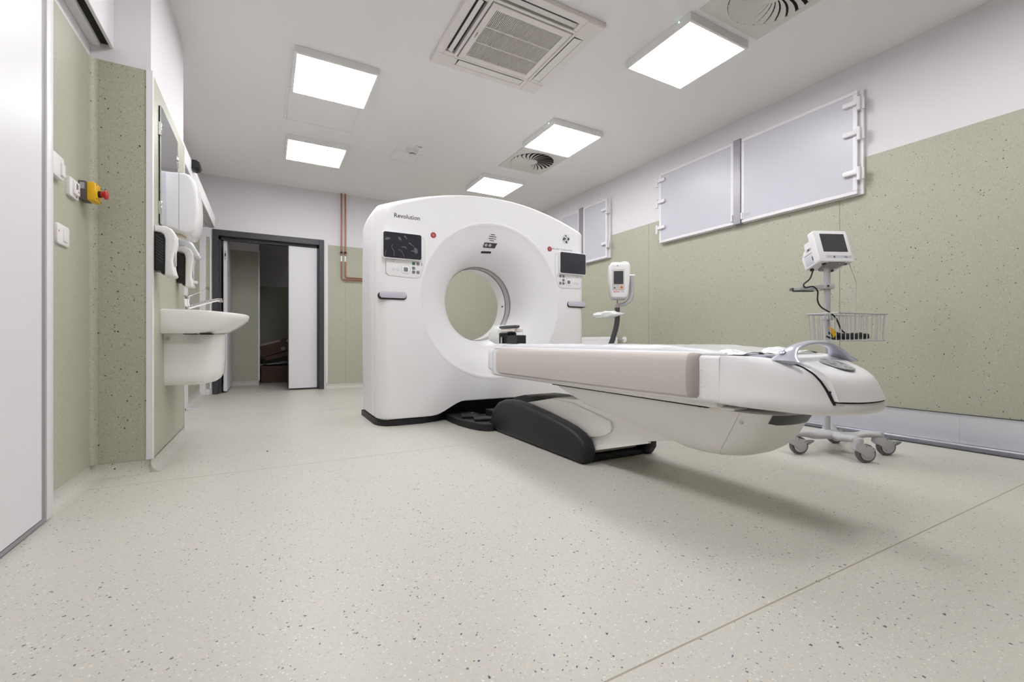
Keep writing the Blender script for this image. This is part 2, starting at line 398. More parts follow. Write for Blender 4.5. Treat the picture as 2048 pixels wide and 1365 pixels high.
# double door in the back wall, anthracite steel frame
d2 = struct('door_2', B().box(DX0, DX0 + .062, YB - .022, YB + .13, 0, DZ, .003, 1).box(DX1 - .062, DX1, YB - .022, YB + .13, 0, DZ, .003, 1)
            .box(DX0 + .06, DX1 - .06, YB - .0215, YB + .13, DZ - .075, DZ - .0005, .003, 1)
            .box(DX0 + .06, DX0 + .085, YB + .05, YB + .12, 0, DZ - .07).box(DX1 - .085, DX1 - .06, YB + .05, YB + .12, 0, DZ - .07).box(DX0 + .06, DX1 - .06, YB + .05, YB + .12, DZ - .11, DZ - .07), 'anth', 'dark steel frame of the double door')
obj('frame_joint', B().box(DX0 - .014, DX1 + .014, YB - .006, YB, DZ, DZ + .012, .002, 1).box(DX1, DX1 + .018, YB - .006, YB, 0, DZ, .002, 1).box(DX0 - .006, DX0, YB - .006, YB, 0, DZ), 'cream', d2)
lf = obj('door_leaf', B().box(-.485, -.445, YB + .10, 7.50, .022, 1.925, .002, 1), 'door', d2, 'open leaf turned into the dark room')
obj('lock_plate', B().prism(rrect(0, 0, .022, .115, .010), 0, .002, F_front(YB + .10, -.465, 1.735)), 'ltgrey', lf)
obj('latch_hole', B().box(-.470, -.458, YB + .0975, YB + .10, 1.72, 1.76), 'black', lf)
obj('door_handle', B().tube([(-.445, 6.72, 1.01), (-.395, 6.72, 1.01), (-.385, 6.74, 1.01), (-.385, 6.85, 1.01)], .010).lathe([(.025, 0), (.025, .008)], 16, F_left(-.445, 6.72, 1.01)), 'alu', lf)
lf2 = obj('door_leaf', B().box(.248, .596, YB + .052, YB + .092, .024, 1.925, .002, 1), 'door', d2, 'closed narrow leaf on the right')
obj('edge_gasket', B().box(.238, .248, YB + .056, YB + .088, .02, 1.925, .001, 1), 'anth', lf2)

# far sliding door on the left wall with its operator rail
d3 = struct('door_3', B().box(-.716, -.674, 3.84, 5.25, .018, 2.0, .003, 1), 'door', 'parked sliding door leaf behind the washbasin pier')
obj('edge_profile', B().box(-.716, -.672, 5.251, 5.285, .012, 2.0, .003, 1), 'trim', d3)
gd = thing('floor_guide', (-.64, 5.24, 0), 'small bent metal door guide on the floor beside the far left wall', 'door guide')
obj('foot', B().box(-.672, -.60, 5.20, 5.275, .0, .006, .001, 1), 'steel', gd)
obj('upright', B().box(-.672, -.664, 5.13, 5.275, .004, .028, .001, 1), 'steel', gd)
op = thing('door_operator', (-.63, 5.0, 1.97), 'long grey sliding door operator rail high on the far left wall', 'door rail')
pr = [(-.715, 1.990), (-.660, 1.990), (-.660, 1.978), (-.535, 1.970), (-.532, 2.095), (-.545, 2.118), (-.715, 2.122)]
obj('cover', B().prism([(p[0], p[1]) for p in pr], -6.2, -3.82, frame((1, 0, 0), (0, 0, 1), (0, -1, 0))), 'lamp_frame', op)
obj('runner_slot', B().box(-.700, -.668, 3.85, 6.19, 1.9835, 1.9895), 'blackmat', op)
obj('soffit_rail', B().box(-.650, -.612, 3.85, 6.195, 1.965, 1.972, .001, 1).box(-.60, -.545, 3.85, 6.195, 1.963, 1.9695, .001, 1), 'alu', op)
obj('end_screw', B().lathe([(.005, 0), (.005, .003)], 10, F_front(3.0, 0, 0)), 'dkgrey', op)
sn = obj('motion_sensor', B().prism([(0, -.032), (.02, -.036), (.045, -.026), (.058, -.004), (.054, .022), (.03, .036), (0, .036)], -.065, .065, frame((1, 0, 0), (0, 0, 1), (0, -1, 0), (-.532, 4.42, 2.072)), .01, 2, True), 'black', op)

# ------------------------------------------------------------------ shutters high on the right wall
def hinge(y, z, s, parent):
    b = B().prism(rrect(0, 0, .098, .036, .012), 0, .024, F_right(3.744, y + s * .046, z + .014), .006)
    b.tube([(3.726, y - s * .010, z + .044), (3.726, y - s * .010, z - .050)], .013, 14)
    b.prism(rrect(0, 0, .020, .080, .006), 0, .014, F_right(3.748, y - s * .028, z - .005), .003)
    return obj('hinge', b, 'trim', parent)
def shutter(name, y0, y1, ym0, ym1, z0, z1, near_h, far_h, label):
    """y0 is the near (right-hand) end"""
    b = B()
    for (a, c, d, e) in ((y0, y1, z0, z0 + .035), (y0, y1, z1 - .035, z1), (y0, y0 + .045, z0 + .0352, z1 - .0352), (y1 - .035, y1, z0 + .0352, z1 - .0352)):
        b.box(XR - .028, XR - .0055, a, c, d, e, .002, 1)
    w = struct(name, b, 'trim', label)
    for (a, c) in ((y0 + .028, ym0 - .002), (ym1 + .002, y1)):
        f = B()
        f.box(3.745, XR - .03, a, c, z0 + .004, z0 + .032, .003, 1).box(3.745, XR - .03, a, c, z1 - .030, z1 - .002, .003, 1)
        f.box(3.745, XR - .03, a, a + .028, z0 + .0322, z1 - .0302, .001, 1).box(3.745, XR - .03, c - .028, c, z0 + .0322, z1 - .0302, .001, 1)
        fr = obj('sash', f, 'trim', w)
        obj('panel', B().box(3.7475, 3.765, a + .027, c - .027, z0 + .031, z1 - .029, .001, 1), 'panel', fr)
    obj('mullion', B().box(3.735, XR - .01, ym0, ym1, z0 - .002, z1 + .006, .003, 1), 'alu_violet', w)
    for z in near_h: hinge(y0 + .02, z, 1, w)
    for z in far_h: hinge(y1 + .004, z, -1, w)
    for y in (ym0 - .012, ym1 + .014):
        obj('latch', B().prism(rrect(0, 0, .016, .062, .004), 0, .016, F_right(3.745, y, z0 + .062), .003), 'trim', w)
    return w
w1 = shutter('window_1', 1.602, 3.493, 2.534, 2.606, 1.715, 2.476, (2.365, 2.150, 1.862), (2.378, 2.150, 1.868), 'wide white two leaf shutter high on the right wall')
obj('sticker', B().box(3.7464, 3.7474, 2.452, 2.508, 1.775, 1.782).box(3.7464, 3.7474, 2.44, 2.50, 1.788, 1.793), 'faint', w1)
w2 = shutter('window_2', 4.318, 5.362, 4.831, 4.915, 1.700, 2.458, (2.30, 1.872), (2.30, 1.872), 'narrower white shutter beyond the scanner')

# ------------------------------------------------------------------ ceiling fittings
LZ = 2.64
def make_light(x, y, label, led):
    t = thing('ceiling_light', (x, y, LZ), label, 'ceiling light', 'square ceiling lights')
    o, i = .2875, .2685
    f = B()
    f.box(x - o, x + o, y - o, y - i, LZ - .001, CEIL, .002, 1).box(x - o, x + o, y + i, y + o, LZ - .001, CEIL, .002, 1)
    f.box(x - o, x - i, y - i, y + i, LZ - .001, CEIL, .002, 1).box(x + i, x + o, y - i, y + i, LZ - .001, CEIL, .002, 1)
    obj('frame', f, 'lamp_frame', t)
    obj('diffuser', B().box(x - i, x + i, y - i, y + i, LZ + .001, LZ + .006), 'diffuser', t, 'glowing white diffuser')
    if led: obj('indicator', B().lathe([(.004, 0), (.004, .002)], 10, frame((0, 1, 0), (0, 0, 1), (-1, 0, 0), (x - o, y - .20, LZ + .035))), 'led', t)
    return t
lgt = make_light(.450, 3.687, 'ceiling light above the ceiling hatch in the left row, larger of its two', False)
lgt2 = dup(lgt, (0, 1.493, 0), 'ceiling light of the left row nearest the dark door')
dup(lgt, (0, -1.510, 0), 'ceiling light of the left row above the camera, out of the frame')
dup(lgt, (0, -3.02, 0), 'left row ceiling light behind the camera, out of the frame')
lr = make_light(2.578, 2.172, 'largest ceiling light, right of the air conditioner', True)
dup(lr, (0, 1.494, 0), 'ceiling light of the right row beside the round vent above the scanner')
dup(lr, (0, 3.003, 0), 'smallest ceiling light, farthest of the right row just above the scanner top')
dup(lr, (0, -1.51, 0), 'right row ceiling light nearest the camera, out of the frame')

def make_vent(x, y, label):
    t = thing('swirl_vent', (x, y, CEIL), label, 'air vent', 'square swirl vents')
    h = .285; r = .245; n = 48; V = []; Fc = []
    for z in (CEIL - .006, CEIL - .0005):
        for k in range(n):
            a = 2 * pi * k / n; V.append((x + r * cos(a), y + r * sin(a), z))
        for k in range(n):
            a = 2 * pi * k / n; q = h / max(abs(cos(a)), abs(sin(a))); V.append((x + q * cos(a), y + q * sin(a), z))
    for k in range(n):
        j = (k + 1) % n
        Fc += [(k, j, n + j, n + k), (2 * n + k, 3 * n + k, 3 * n + j, 2 * n + j), (k, 2 * n + k, 2 * n + j, j), (n + k, n + j, 3 * n + j, 3 * n + k)]
    obj('plate', B().raw(V, Fc), 'swirl', t)
    obj('plenum', B().lathe([(r, -.0008), (r, -.0002)], 48, Matrix.Translation((x, y, CEIL))), 'blackmat', t)
    # curved blades, tilted about their radius
    def blade(a0):
        vs = []; fs = []; m = 7
        for i in range(m):
            u = i / (m - 1); rr = .055 + (.243 - .055) * u; sw = a0 + .50 * (u ** 1.1) * .8
            half = .5 * (2 * pi / 24) * rr * .70
            for sgn in (-1, 1):
                off = sgn * half / rr
                z = CEIL - .003 - (.0135 * (0.25 + .75 * u) if sgn < 0 else 0)
                vs.append((x + rr * cos(sw + off), y + rr * sin(sw + off), z))
        for i in range(m - 1): fs.append((2 * i, 2 * i + 1, 2 * i + 3, 2 * i + 2))
        return B().raw(vs, fs)
    for k in range(24): obj('blade', blade(2 * pi * k / 24), 'swirl', t)
    obj('hub', B().lathe([(.062, -.002), (.058, -.0085), (.0, -.009)], 24, Matrix.Translation((x, y, CEIL)), False), 'swirl', t)
    return t
make_vent(2.635, 4.33, 'round swirl vent in a square plate between the two farther right lights')
make_vent(2.610, 1.56, 'round swirl vent cut by the top edge of the photo')

def make_hatch(x, y, s, label, name='ceiling_hatch'):
    t = thing(name, (x, y, CEIL), label, 'access hatch')
    o = s / 2; i = o - .022
    f = B()
    for q in ((x - o, x + o, y - o, y - i), (x - o, x + o, y + i, y + o), (x - o, x - i, y - i, y + i), (x + i, x + o, y - i, y + i)):
        f.box(*q, CEIL - .004, CEIL, .001, 1)
    obj('frame', f, 'lamp_frame', t)
    obj('flap', B().box(x - i + .003, x + i - .003, y - i + .003, y + i - .003, CEIL - .003, CEIL - .0005, .001, 1), 'ceil', t)
    return t
make_hatch(.43, 4.29, .60, 'large square ceiling hatch behind the upper left light')
make_hatch(1.335, 4.90, .29, 'small flush ceiling hatch below the smoke detector')
sd = thing('smoke_detector', (1.35, 4.66, CEIL), 'white smoke detector on the ceiling above the scanner', 'smoke detector')
SM = Matrix.Translation((1.35, 4.66, CEIL))
obj('base', B().lathe([(.062, 0), (.062, -.012), (.056, -.014)], 28, SM), 'soapw', sd)
obj('housing', B().lathe([(.053, -.013), (.055, -.030), (.048, -.046), (.036, -.050)], 28, SM), 'soapw', sd)
obj('chamber_slot', B().lathe([(.033, -.050), (.033, -.060)], 24, SM), 'dkgrey', sd)
obj('cap', B().lathe([(.038, -.060), (.035, -.070), (.016, -.076)], 24, SM), 'soapw', sd)
obj('tag', B().box(1.385, 1.425, 4.555, 4.58, CEIL - .004, CEIL).box(1.36, 1.37, 4.55, 4.565, CEIL - .004, CEIL), 'faint', sd)

# air conditioning cassette
ac = thing('air_conditioner', (1.463, 2.655, CEIL), 'cream square air conditioning cassette in the middle of the ceiling', 'air conditioner')
ax, ay, ah = 1.463, 2.655, .440
AZ = CEIL - .03
gi = .292
b = B()
slot0, slot1 = .315, .385                       # vent slot from the centre
hl = .27                                         # half length of a vent slot
def acbox(u0, u1, v0, v1, z0=AZ, z1=CEIL, bb=.003):
    b.box(ax + u0, ax + u1, ay + v0, ay + v1, z0, z1, bb, 1)
for s in (1, -1):
    lo, hi = sorted((s * slot1, s * ah)); acbox(lo, hi, -ah, ah); acbox(-ah + .056, ah - .056, lo, hi)
    lo, hi = sorted((s * gi, s * slot0)); acbox(lo, hi, -slot0, slot0); acbox(-slot0 + .02, slot0 - .02, lo, hi)
    for q in (1, -1):
        lo2, hi2 = sorted((q * hl, q * (slot1 + .002))); lo, hi = sorted((s * slot0, s * (slot1 + .002)))
        acbox(lo, hi, lo2, hi2); acbox(lo2, hi2, lo, hi)
obj('panel', b, 'cream', ac)
obj('vent_throat', B().box(ax - slot1 - .003, ax + slot1 + .003, ay - slot1 - .003, ay + slot1 + .003, CEIL - .0012, CEIL - .0002), 'dkgrey', ac, 'dark throat behind the vents')
for k in range(4):                               # four corner plates
    sx = (1, 1, -1, -1)[k]; sy_ = (1, -1, 1, -1)[k]
    lo, hi = sorted((sx * .30, sx * (ah - .006))); l2, h2 = sorted((sy_ * .30, sy_ * (ah - .006)))
    obj('corner_plate', B().box(ax + lo, ax + hi, ay + l2, ay + h2, AZ - .0035, AZ + .002, .003, 1), 'cream', ac)
def vane(side, opened):
    L_ = hl - .006
    prof = [(-.030, 0), (.030, 0), (.030, .004), (-.030, .004)]
    R_ = Matrix.Rotation(radians(24 if opened else 4), 4, 'X')
    base = Matrix.Translation((0, (slot0 + slot1) / 2 + (.004 if opened else 0), AZ + (.004 if opened else .0005)))
    rz = Matrix.Rotation({'N': 0, 'S': pi, 'E': -pi / 2, 'W': pi / 2}[side], 4, 'Z')
    hw = .014 if opened else .0325
    t = B().box(-L_, L_, -hw, hw, -.002, .002, .0015, 1, Matrix.Translation((ax, ay, 0)) @ rz @ base @ R_)
    return obj('vane', t, 'vane', ac)
vane('N', False); vane('E', False); vane('S', True); vane('W', True)
g = B()
for s in (1, -1):
    lo, hi = sorted((s * .243, s * .285)); g.box(ax + lo, ax + hi, ay - .285, ay + .285, AZ - .004, AZ + .012, .002, 1)
    lo, hi = sorted((s * .238, s * .285)); g.box(ax - .244, ax + .244, ay + lo, ay + hi, AZ - .004, AZ + .012, .002, 1)
gr = obj('grille_frame', g, 'cream', ac)
sl = B()
for k in range(45):
    xx = ax - .240 + .480 * (k + .5) / 45
    sl.box(xx - .0019, xx + .0019, ay - .239, ay + .239, AZ - .001, AZ + .010)
obj('grille_slats', sl, 'cream', ac, 'narrow parallel grille slats', smooth=0, kind='stuff')
for yy in (-.081, .081): obj('cross_bar', B().box(ax - .243, ax + .243, ay + yy - .004, ay + yy + .004, AZ - .003, AZ + .008, .001, 1), 'cream', ac)
obj('filter', B().box(ax - .243, ax + .243, ay - .24, ay + .24, AZ + .014, AZ + .016), 'blackmat', ac)
FC = frame((0, -1, 0), (-1, 0, 0), (0, 0, -1), (ax - .264, ay + .03, AZ - .0045))
lg = B()
for a in (90, 210, 330):
    d = Vector((cos(radians(a)), sin(radians(a)))); n_ = Vector((-d.y, d.x))
    P = [Vector((0, 0)), d * .0035 + n_ * .002, d * .007, d * .0035 - n_ * .002]
    lg.prism([(p.x - .008, p.y + .003) for p in P], 0, .0006, FC)
obj('maker_mark', lg, 'ink', ac)
text('maker_name', 'MITSUBISHI', .008, FC @ Matrix.Translation((.002, 0, 0)), 'ink', ac)

# ------------------------------------------------------------------ emblem used on the scanner and on the table
def emblem(parent, m, r, ground, mark):
    e = obj('emblem', B().prism(circ(0, 0, r, 40), 0, .0025, m, .001), mark, parent, 'round monogram emblem')
    obj('emblem_ground', B().prism(circ(0, 0, r * .955, 40), .0026, .0030, m), ground, e)
    k = B()
    inner = []
    n = 48
    for i in range(n):
        pass
    # rim ring
    ring = [[(r * q * cos(2 * pi * i / n), r * q * sin(2 * pi * i / n), z) for i in range(n)] for q, z in ((.93, .003), (.93, .0036), (.86, .0036), (.86, .003))]
    k.loft(ring, loop=True, m=m)
    # four hooked swashes inside the rim
    for q in range(4):
        a0 = radians(90 * q + 20); pts = []
        for i in range(9):
            u = i / 8; a = a0 + radians(62) * u; rr = r * (.80 - .02 * u); pts.append((rr * cos(a), rr * sin(a), .0032))
        pts.append((r * .66 * cos(a0 + radians(60)), r * .66 * sin(a0 + radians(60)), .0032))
        k.tube(pts, [r * (.02 + .055 * min(1, i / 4)) for i in range(9)] + [r * .03], 6, m=m, flat=.15)
    # interlaced script letters: two crossing strokes ending in curls
    s1 = [(-.10, .60), (-.34, .58), (-.44, .40), (-.34, .22), (-.14, .26), (-.12, .42), (-.26, .44)]
    st1 = bez([(x_ * r, y_ * r, .0033) for x_, y_ in [(-.26, .42), (-.14, .44), (-.10, .30), (-.26, .22), (-.44, .36), (-.36, .58), (-.14, .56), (.0, .28), (.10, -.10), (.26, -.48), (.46, -.52), (.52, -.32), (.38, -.18), (.22, -.26), (.28, -.38)]], 5)
    st2 = bez([(x_ * r, y_ * r, .0036) for x_, y_ in [(.24, .38), (.14, .46), (.16, .60), (.36, .58), (.44, .40), (.28, .22), (.06, .04), (-.10, -.20), (-.22, -.46), (-.42, -.52), (-.54, -.34), (-.42, -.16), (-.24, -.20), (-.24, -.34)]], 5)
    for st_ in (st1, st2): k.tube(st_, r * .062, 6, m=m, flat=.18)
    k.tube(bez([(x_ * r, y_ * r, .0034) for x_, y_ in [(-.06, -.06), (.10, .06), (.30, .02), (.40, .12)]], 5), r * .045, 6, m=m, flat=.18)
    obj('monogram', k, mark, e)
    return e

# ------------------------------------------------------------------ CT scanner gantry
GX, GZ = 1.71, .995
YF0 = 3.42
gan = thing('ct_scanner', (GX, 3.8, 0), 'large white ring shaped CT scanner in the middle of the room', 'scanner')
def gtop(dx): return 1.89 - .205 * dx * dx
def zb(dx):
    t = min(1, max(0, (.62 - abs(dx)) / .32)); return .045 + .105 * t * t * (3 - 2 * t)
def inside(dx, z):
    side = .985 - .010 * ((z - .95) / .95) ** 2
    if abs(dx) > side or z > gtop(dx) or z < zb(dx): return False
    if abs(dx) > .945:
        zc = gtop(.945) - .050
        if z > zc and ((abs(dx) - .945) / .040) ** 2 + ((z - zc) / .050) ** 2 > 1: return False
    return True
NG = 288
def gout():
    P = []
    for k in range(NG):
        a = 2 * pi * k / NG; s, c = sin(a), cos(a); lo, hi = .3, 2.0
        for _ in range(40):
            q = (lo + hi) / 2
            if inside(q * s, GZ + q * c): lo = q
            else: hi = q
        P.append((lo * s, GZ + lo * c))
    return P
GO = gout()
def gring(y, ix=0, iz=0, ib=0):
    return [(GX + dx * (1 - ix / .985), y, z - (iz if z > GZ else -ib) * min(1, abs(z - GZ) / .5)) for dx, z in GO]
def gcirc(r, y): return [(GX + r * sin(2 * pi * k / NG), y, GZ + r * cos(2 * pi * k / NG)) for k in range(NG)]
RX, RY = .095, .13
corner = [gring(YF0 + RY * (1 - cos(a)), RX * (1 - sin(a)), .02 * (1 - sin(a)), .012 * (1 - sin(a))) for a in [radians(q) for q in (0, 10, 20, 32, 45, 60, 75, 90)]]
front = [gcirc(.668, YF0), gcirc(.675, YF0), gring(YF0, RX + .006, .026, .018)] + corner
front.append(gring(YF0 + RY + .004, .004, .004, .0)); front.append(gring(YF0 + RY + .010, .016, .014, .0))
obj('front_cover', B().loft(front, False, False), 'gantry', gan, smooth=50)
FP = [(.674, .0005), (.662, -.0025), (.650, .0005), (.638, .008), (.620, .018), (.56, .040), (.50, .070), (.45, .105), (.405, .153), (.378, .200), (.358, .260), (.347, .315), (.343, .352)]
fun = [gcirc(r, YF0 + d) for r, d in FP]
obj('bore_funnel', B().loft(fun, False, False), 'gantry2', gan, smooth=60)
y0 = YF0 + .352
obj('bore_window', B().loft([gcirc(r, y) for r, y in ((.343, y0), (.336, y0 + .004), (.336, y0 + .024), (.340, y0 + .026))], False, False), 'ringgrey', gan)
obj('bore_window', B().loft([gcirc(r, y) for r, y in ((.341, y0 + .026), (.338, y0 + .030), (.338, y0 + .052), (.341, y0 + .054))], False, False), 'ringlight', gan)
obj('bore_groove', B().loft([gcirc(r, y) for r, y in ((.342, y0 + .054), (.342, y0 + .062))], False, False), 'dkgrey', gan)
obj('bore_window', B().loft([gcirc(r, y) for r, y in ((.341, y0 + .062), (.338, y0 + .064), (.338, y0 + .086), (.341, y0 + .088))], False, False), 'ringlight', gan)
obj('bore_window', B().loft([gcirc(r, y) for r, y in ((.341, y0 + .088), (.334, y0 + .090), (.334, y0 + .104), (.338, y0 + .106))], False, False), 'ringgrey', gan)
rear = [gcirc(.338, y0 + .106), gcirc(.338, 4.04), gcirc(.36, 4.08), gcirc(.42, 4.13), gcirc(.52, 4.165), gcirc(.60, 4.17), gring(4.17, .10, .09, .01), gring(4.15, .04, .062, .005), gring(4.10, .012, .045), gring(4.0, .006, .024), gring(3.88, .002, .010), gring(3.74, .0005, .003), gring(YF0 + RY + .034), gring(YF0 + RY + .026, .005, .005), gring(YF0 + RY + .022, .016, .014)]
obj('rear_housing', B().loft(rear, False, False), 'gantry', gan, smooth=50)
obj('cover_joint', B().loft([gring(YF0 + RY + .006, .0155, .0135), gring(YF0 + RY + .026, .0155, .0135)], False, False), 'ltgrey', gan)
tc = B()
for (a, c) in ((-.86, -.02), (.0, .60)):
    n = 18; top = []; bot = []
    for i in range(n + 1):
        dx = a + (c - a) * i / n; top.append((GX + dx, gtop(dx) + .007)); bot.append((GX + dx, gtop(dx) - .01))
    tc.prism(top + bot[::-1], -4.06, -3.66, frame((1, 0, 0), (0, 0, 1), (0, -1, 0)))
obj('top_cover', tc, 'dkgrey', gan)
# black plinth
pl = [(-.981, 4.1), (-.981, 3.575), (-.962, 3.50), (-.915, 3.445), (-.84, 3.428), (-.64, 3.428), (-.50, 3.48), (-.37, 3.57), (-.30, 3.66), (-.28, 4.1)]
for s in (1, -1):
    q = [(GX + s * p[0], p[1]) for p in pl]
    obj('plinth', B().prism(q, 0.0, .046, b=.003), 'black', gan)
    q2 = [(GX + s * (p[0] + .01), p[1] + .012) for p in pl]
obj('base_recess', B().box(GX - .66, GX + .66, 3.63, 4.09, .0, .17).box(GX - .40, GX + .40, 3.50, 3.64, .135, .16), 'blackmat', gan)
text('product_name', 'Revolution', .047, F_front(YF0 - .0008, .846, 1.600), 'ink', gan)

def control(sx, name_l):
    """touch screen and key field; sx = -1 left, +1 right (mirrored)"""
    X = lambda x: GX + sx * (GX - x)
    fr = F_front(YF0)
    out = [(.788, 1.462), (.788, 1.172), (.808, 1.151), (1.02, 1.142), (1.050, 1.155), (1.075, 1.215), (1.090, 1.29), (1.090, 1.44), (1.075, 1.462)]
    P = [(X(x) if sx > 0 else x, z) for x, z in out]
    P = [(GX + (GX - x) if sx > 0 else x, z) for x, z in out]
    if sx > 0: P = P[::-1]
    pn = obj('control_panel', B().prism(P, -.02, .003, fr, .0015), 'gantry2', gan)
    liner = [(x_ + (GX - x_) * -.0, z_) for x_, z_ in P]
    cx, cz = sum(p[0] for p in P) / len(P), sum(p[1] for p in P) / len(P)
    obj('panel_joint', B().prism([(cx + (x_ - cx) * 1.014, cz + (z_ - cz) * 1.014) for x_, z_ in P], -.02, .0008, fr), 'faint', pn)
    tx = .907 if sx < 0 else GX + (GX - .907); 
    tb = obj('touch_screen', B().prism(rrect(tx, 1.380, .305, .206, .016), .002, .030, fr, .004), 'gantry2', gan)
    obj('screen_glass', B().prism(rrect(tx, 1.380, .292, .193, .014), .0295, .0312, fr), 'screen', tb)
    k = lambda x: x if sx < 0 else GX + (GX - x)
    def key(x, z, w, h, m_, r=.006): return obj('key', B().prism(rrect(k(x), z, w, h, r), .002, .0055, fr, .001), m_, pn)
    key(.999, 1.256, .024, .024, 'green' if sx < 0 else 'key'); key(1.034, 1.256, .024, .024, 'key')
    key(.999, 1.220, .024, .024, 'key'); key(.999, 1.190, .024, .024, 'key'); key(1.034, 1.190, .024, .024, 'key')
    pad = obj('rocker_ring', B().prism(rrect(k(.938), 1.206, .066, .066, .024), .001, .0040, fr, .001), 'gantry2', pn)
    obj('ring_line', B().prism(rrect(k(.938), 1.206, .070, .070, .026), .001, .0036, fr), 'faint', pad)
    obj('key', B().prism(rrect(k(.938), 1.206, .032, .032, .006), .003, .0062, fr, .001), 'key', pad)
    for (x, z) in ((.842, 1.194), (.877, 1.194), (.842, 1.262)):
        o_ = B(); n = 14
        for i in range(n):
            pass
        o_.tube([(k(x) + .013 * cos(radians(a)), z + .013 * sin(radians(a)), .0034) for a in range(0, 181, 15)], .0009, 5, m=fr)
        o_.prism(rrect(k(x), z - .002, .009, .005, .001), .002, .0036, fr)
        obj('key_symbol', o_, 'faint', pn)
    obj('key_symbol', B().prism(rrect(k(1.064), 1.254, .008, .022, .003), .002, .0036, fr), 'faint', pn)
    return tb
tL = control(-1, 'left'); tR = control(1, 'right')
# film bubbles on the left screen
FS = F_front(YF0 - .0313)
sm = B()
def blob(pts): sm.prism([(.761 + u * .292, 1.2835 + v * .193) for u, v in pts], 0, .0004, FS)
blob([(.03, .68), (.08, .78), (.18, .77), (.17, .72), (.10, .67)]); blob([(.37, .82), (.42, .84), (.46, .76), (.46, .70), (.40, .73)])
blob([(.52, .89), (.56, .92), (.585, .87), (.62, .78), (.59, .79), (.555, .85)]); blob([(.66, .66), (.70, .64), (.80, .52), (.81, .47), (.75, .55), (.66, .62)])
blob([(.45, .45), (.52, .49), (.59, .46), (.60, .39), (.55, .43)]); blob([(.72, .36), (.80, .35), (.80, .46), (.84, .48), (.89, .42), (.90, .28), (.84, .22), (.80, .30), (.73, .31)])
obj('film_bubble', sm, 'smear', tL, smooth=0)
s2 = B()
for pts in ([(.24, .52), (.21, .42), (.24, .32), (.28, .22), (.27, .06)], [(.38, .36), (.48, .26), (.54, .06)], [(.07, .26), (.05, .16), (.055, .06)]):
    s2.tube(bez([(.761 + u * .292, 1.2835 + v * .193, .0002) for u, v in pts], 5), .0022, 5, m=FS, flat=.2)
obj('film_bubble', s2, 'smear', tL, smooth=0)
for x in (1.160, 2.268):
    eb = obj('stop_button', B().lathe([(.0225, -.004), (.0225, .003), (.019, .005), (.0185, .002)], 28, F_front(YF0, x, 1.497)), 'red', gan, 'round red stop button')
    obj('stop_symbol', B().lathe([(.012, .002), (.012, .0045), (.008, .0045), (.008, .002)], 20, F_front(YF0, x, 1.497), False).lathe([(.0045, .002), (.0045, .005)], 12, F_front(YF0, x, 1.497)), 'redlight', eb)
emblem(gan, F_front(YF0, 2.452, 1.606), .044, 'black', 'white')
text('tagline', 'NK bNU  DodHwAWA', .0235, F_front(YF0 - .0008, 2.292, 1.497), 'faint', gan)
for s in (-1, 1):
    # grab handle set into the cover, its end wrapping the corner
    cx = GX + s * -.0
    xi, xo = (.940, .738) if s < 0 else (2.470, 2.672)
    xm = (xi + xo) / 2; w_ = abs(xi - xo)
    gh = obj('grab_handle', B().prism(rrect(xm, .998, w_ + .010, .058, .028), -.045, .008, F_front(YF0), .003), 'black', gan, 'dark rimmed grab handle')
    obj('handle_face', B().prism(rrect(xm, 1.003, w_ + .002, .048, .023), .006, .016, F_front(YF0), .004), 'lav', gh)
# funnel furniture: loudspeaker slots, camera window, card slot (on the sloping funnel)
def funnel_frame(ang, r):
    # point on the funnel at radius r straight above the bore, facing down the cone
    prof = FP[4:9]
    for (r1, d1), (r2, d2) in zip(prof, prof[1:]):
        if r2 <= r <= r1:
            t = (r1 - r) / (r1 - r2); d = d1 + (d2 - d1) * t
            n2 = Vector((-(d2 - d1), (r2 - r1))).normalized()       # (radial, depth) normal towards the bore
            break
    sx, cz = sin(ang), cos(ang)
    rad = Vector((sx, 0, cz)); nr = rad * n2[0] + Vector((0, 1, 0)) * n2[1]
    xa = Vector((cz, 0, -sx)); up = nr.cross(xa)
    return frame(xa, up, nr, Vector((GX, YF0 + d, GZ)) + rad * r)
fm = funnel_frame(-.006, .552)
lo = B()
for (z, w_) in ((.026, .040), (.009, .072), (-.009, .072), (-.026, .040)): lo.prism(rrect(0, z, w_, .006, .003), -.002, .0015, fm)
obj('speaker_slot', lo, 'dkgrey', gan)
fm = funnel_frame(-.030, .490)
cw = obj('camera_window', B().prism([(-.068, -.024), (.056, -.024), (.070, .024), (-.054, .024)], -.003, .0022, fm, .0015), 'dkgrey', gan)
for x in (-.036, .002): obj('lens', B().lathe([(.014, .001), (.014, .004), (.010, .005)], 18, fm @ Matrix.Translation((x, .002, 0))), 'ltgrey', cw)
fm = funnel_frame(-.070, .437)
obj('display_slot', B().prism([(-.052, -.011), (.052, -.011), (.056, .011), (-.048, .011)], -.002, .002, fm), 'black', gan)
obj('microphone', B().lathe([(.003, -.001), (.003, .0015)], 10, funnel_frame(-.17, .495)), 'dkgrey', gan)
fm = frame((0, 1, 0), (0, 0, 1), (-1, 0, 0), (GX + .3375, 3.935, GZ + .0))
obj('bore_label', B().prism(rrect(0, 0, .03, .016, .003), -.001, .001, fm), 'dkgrey', gan)

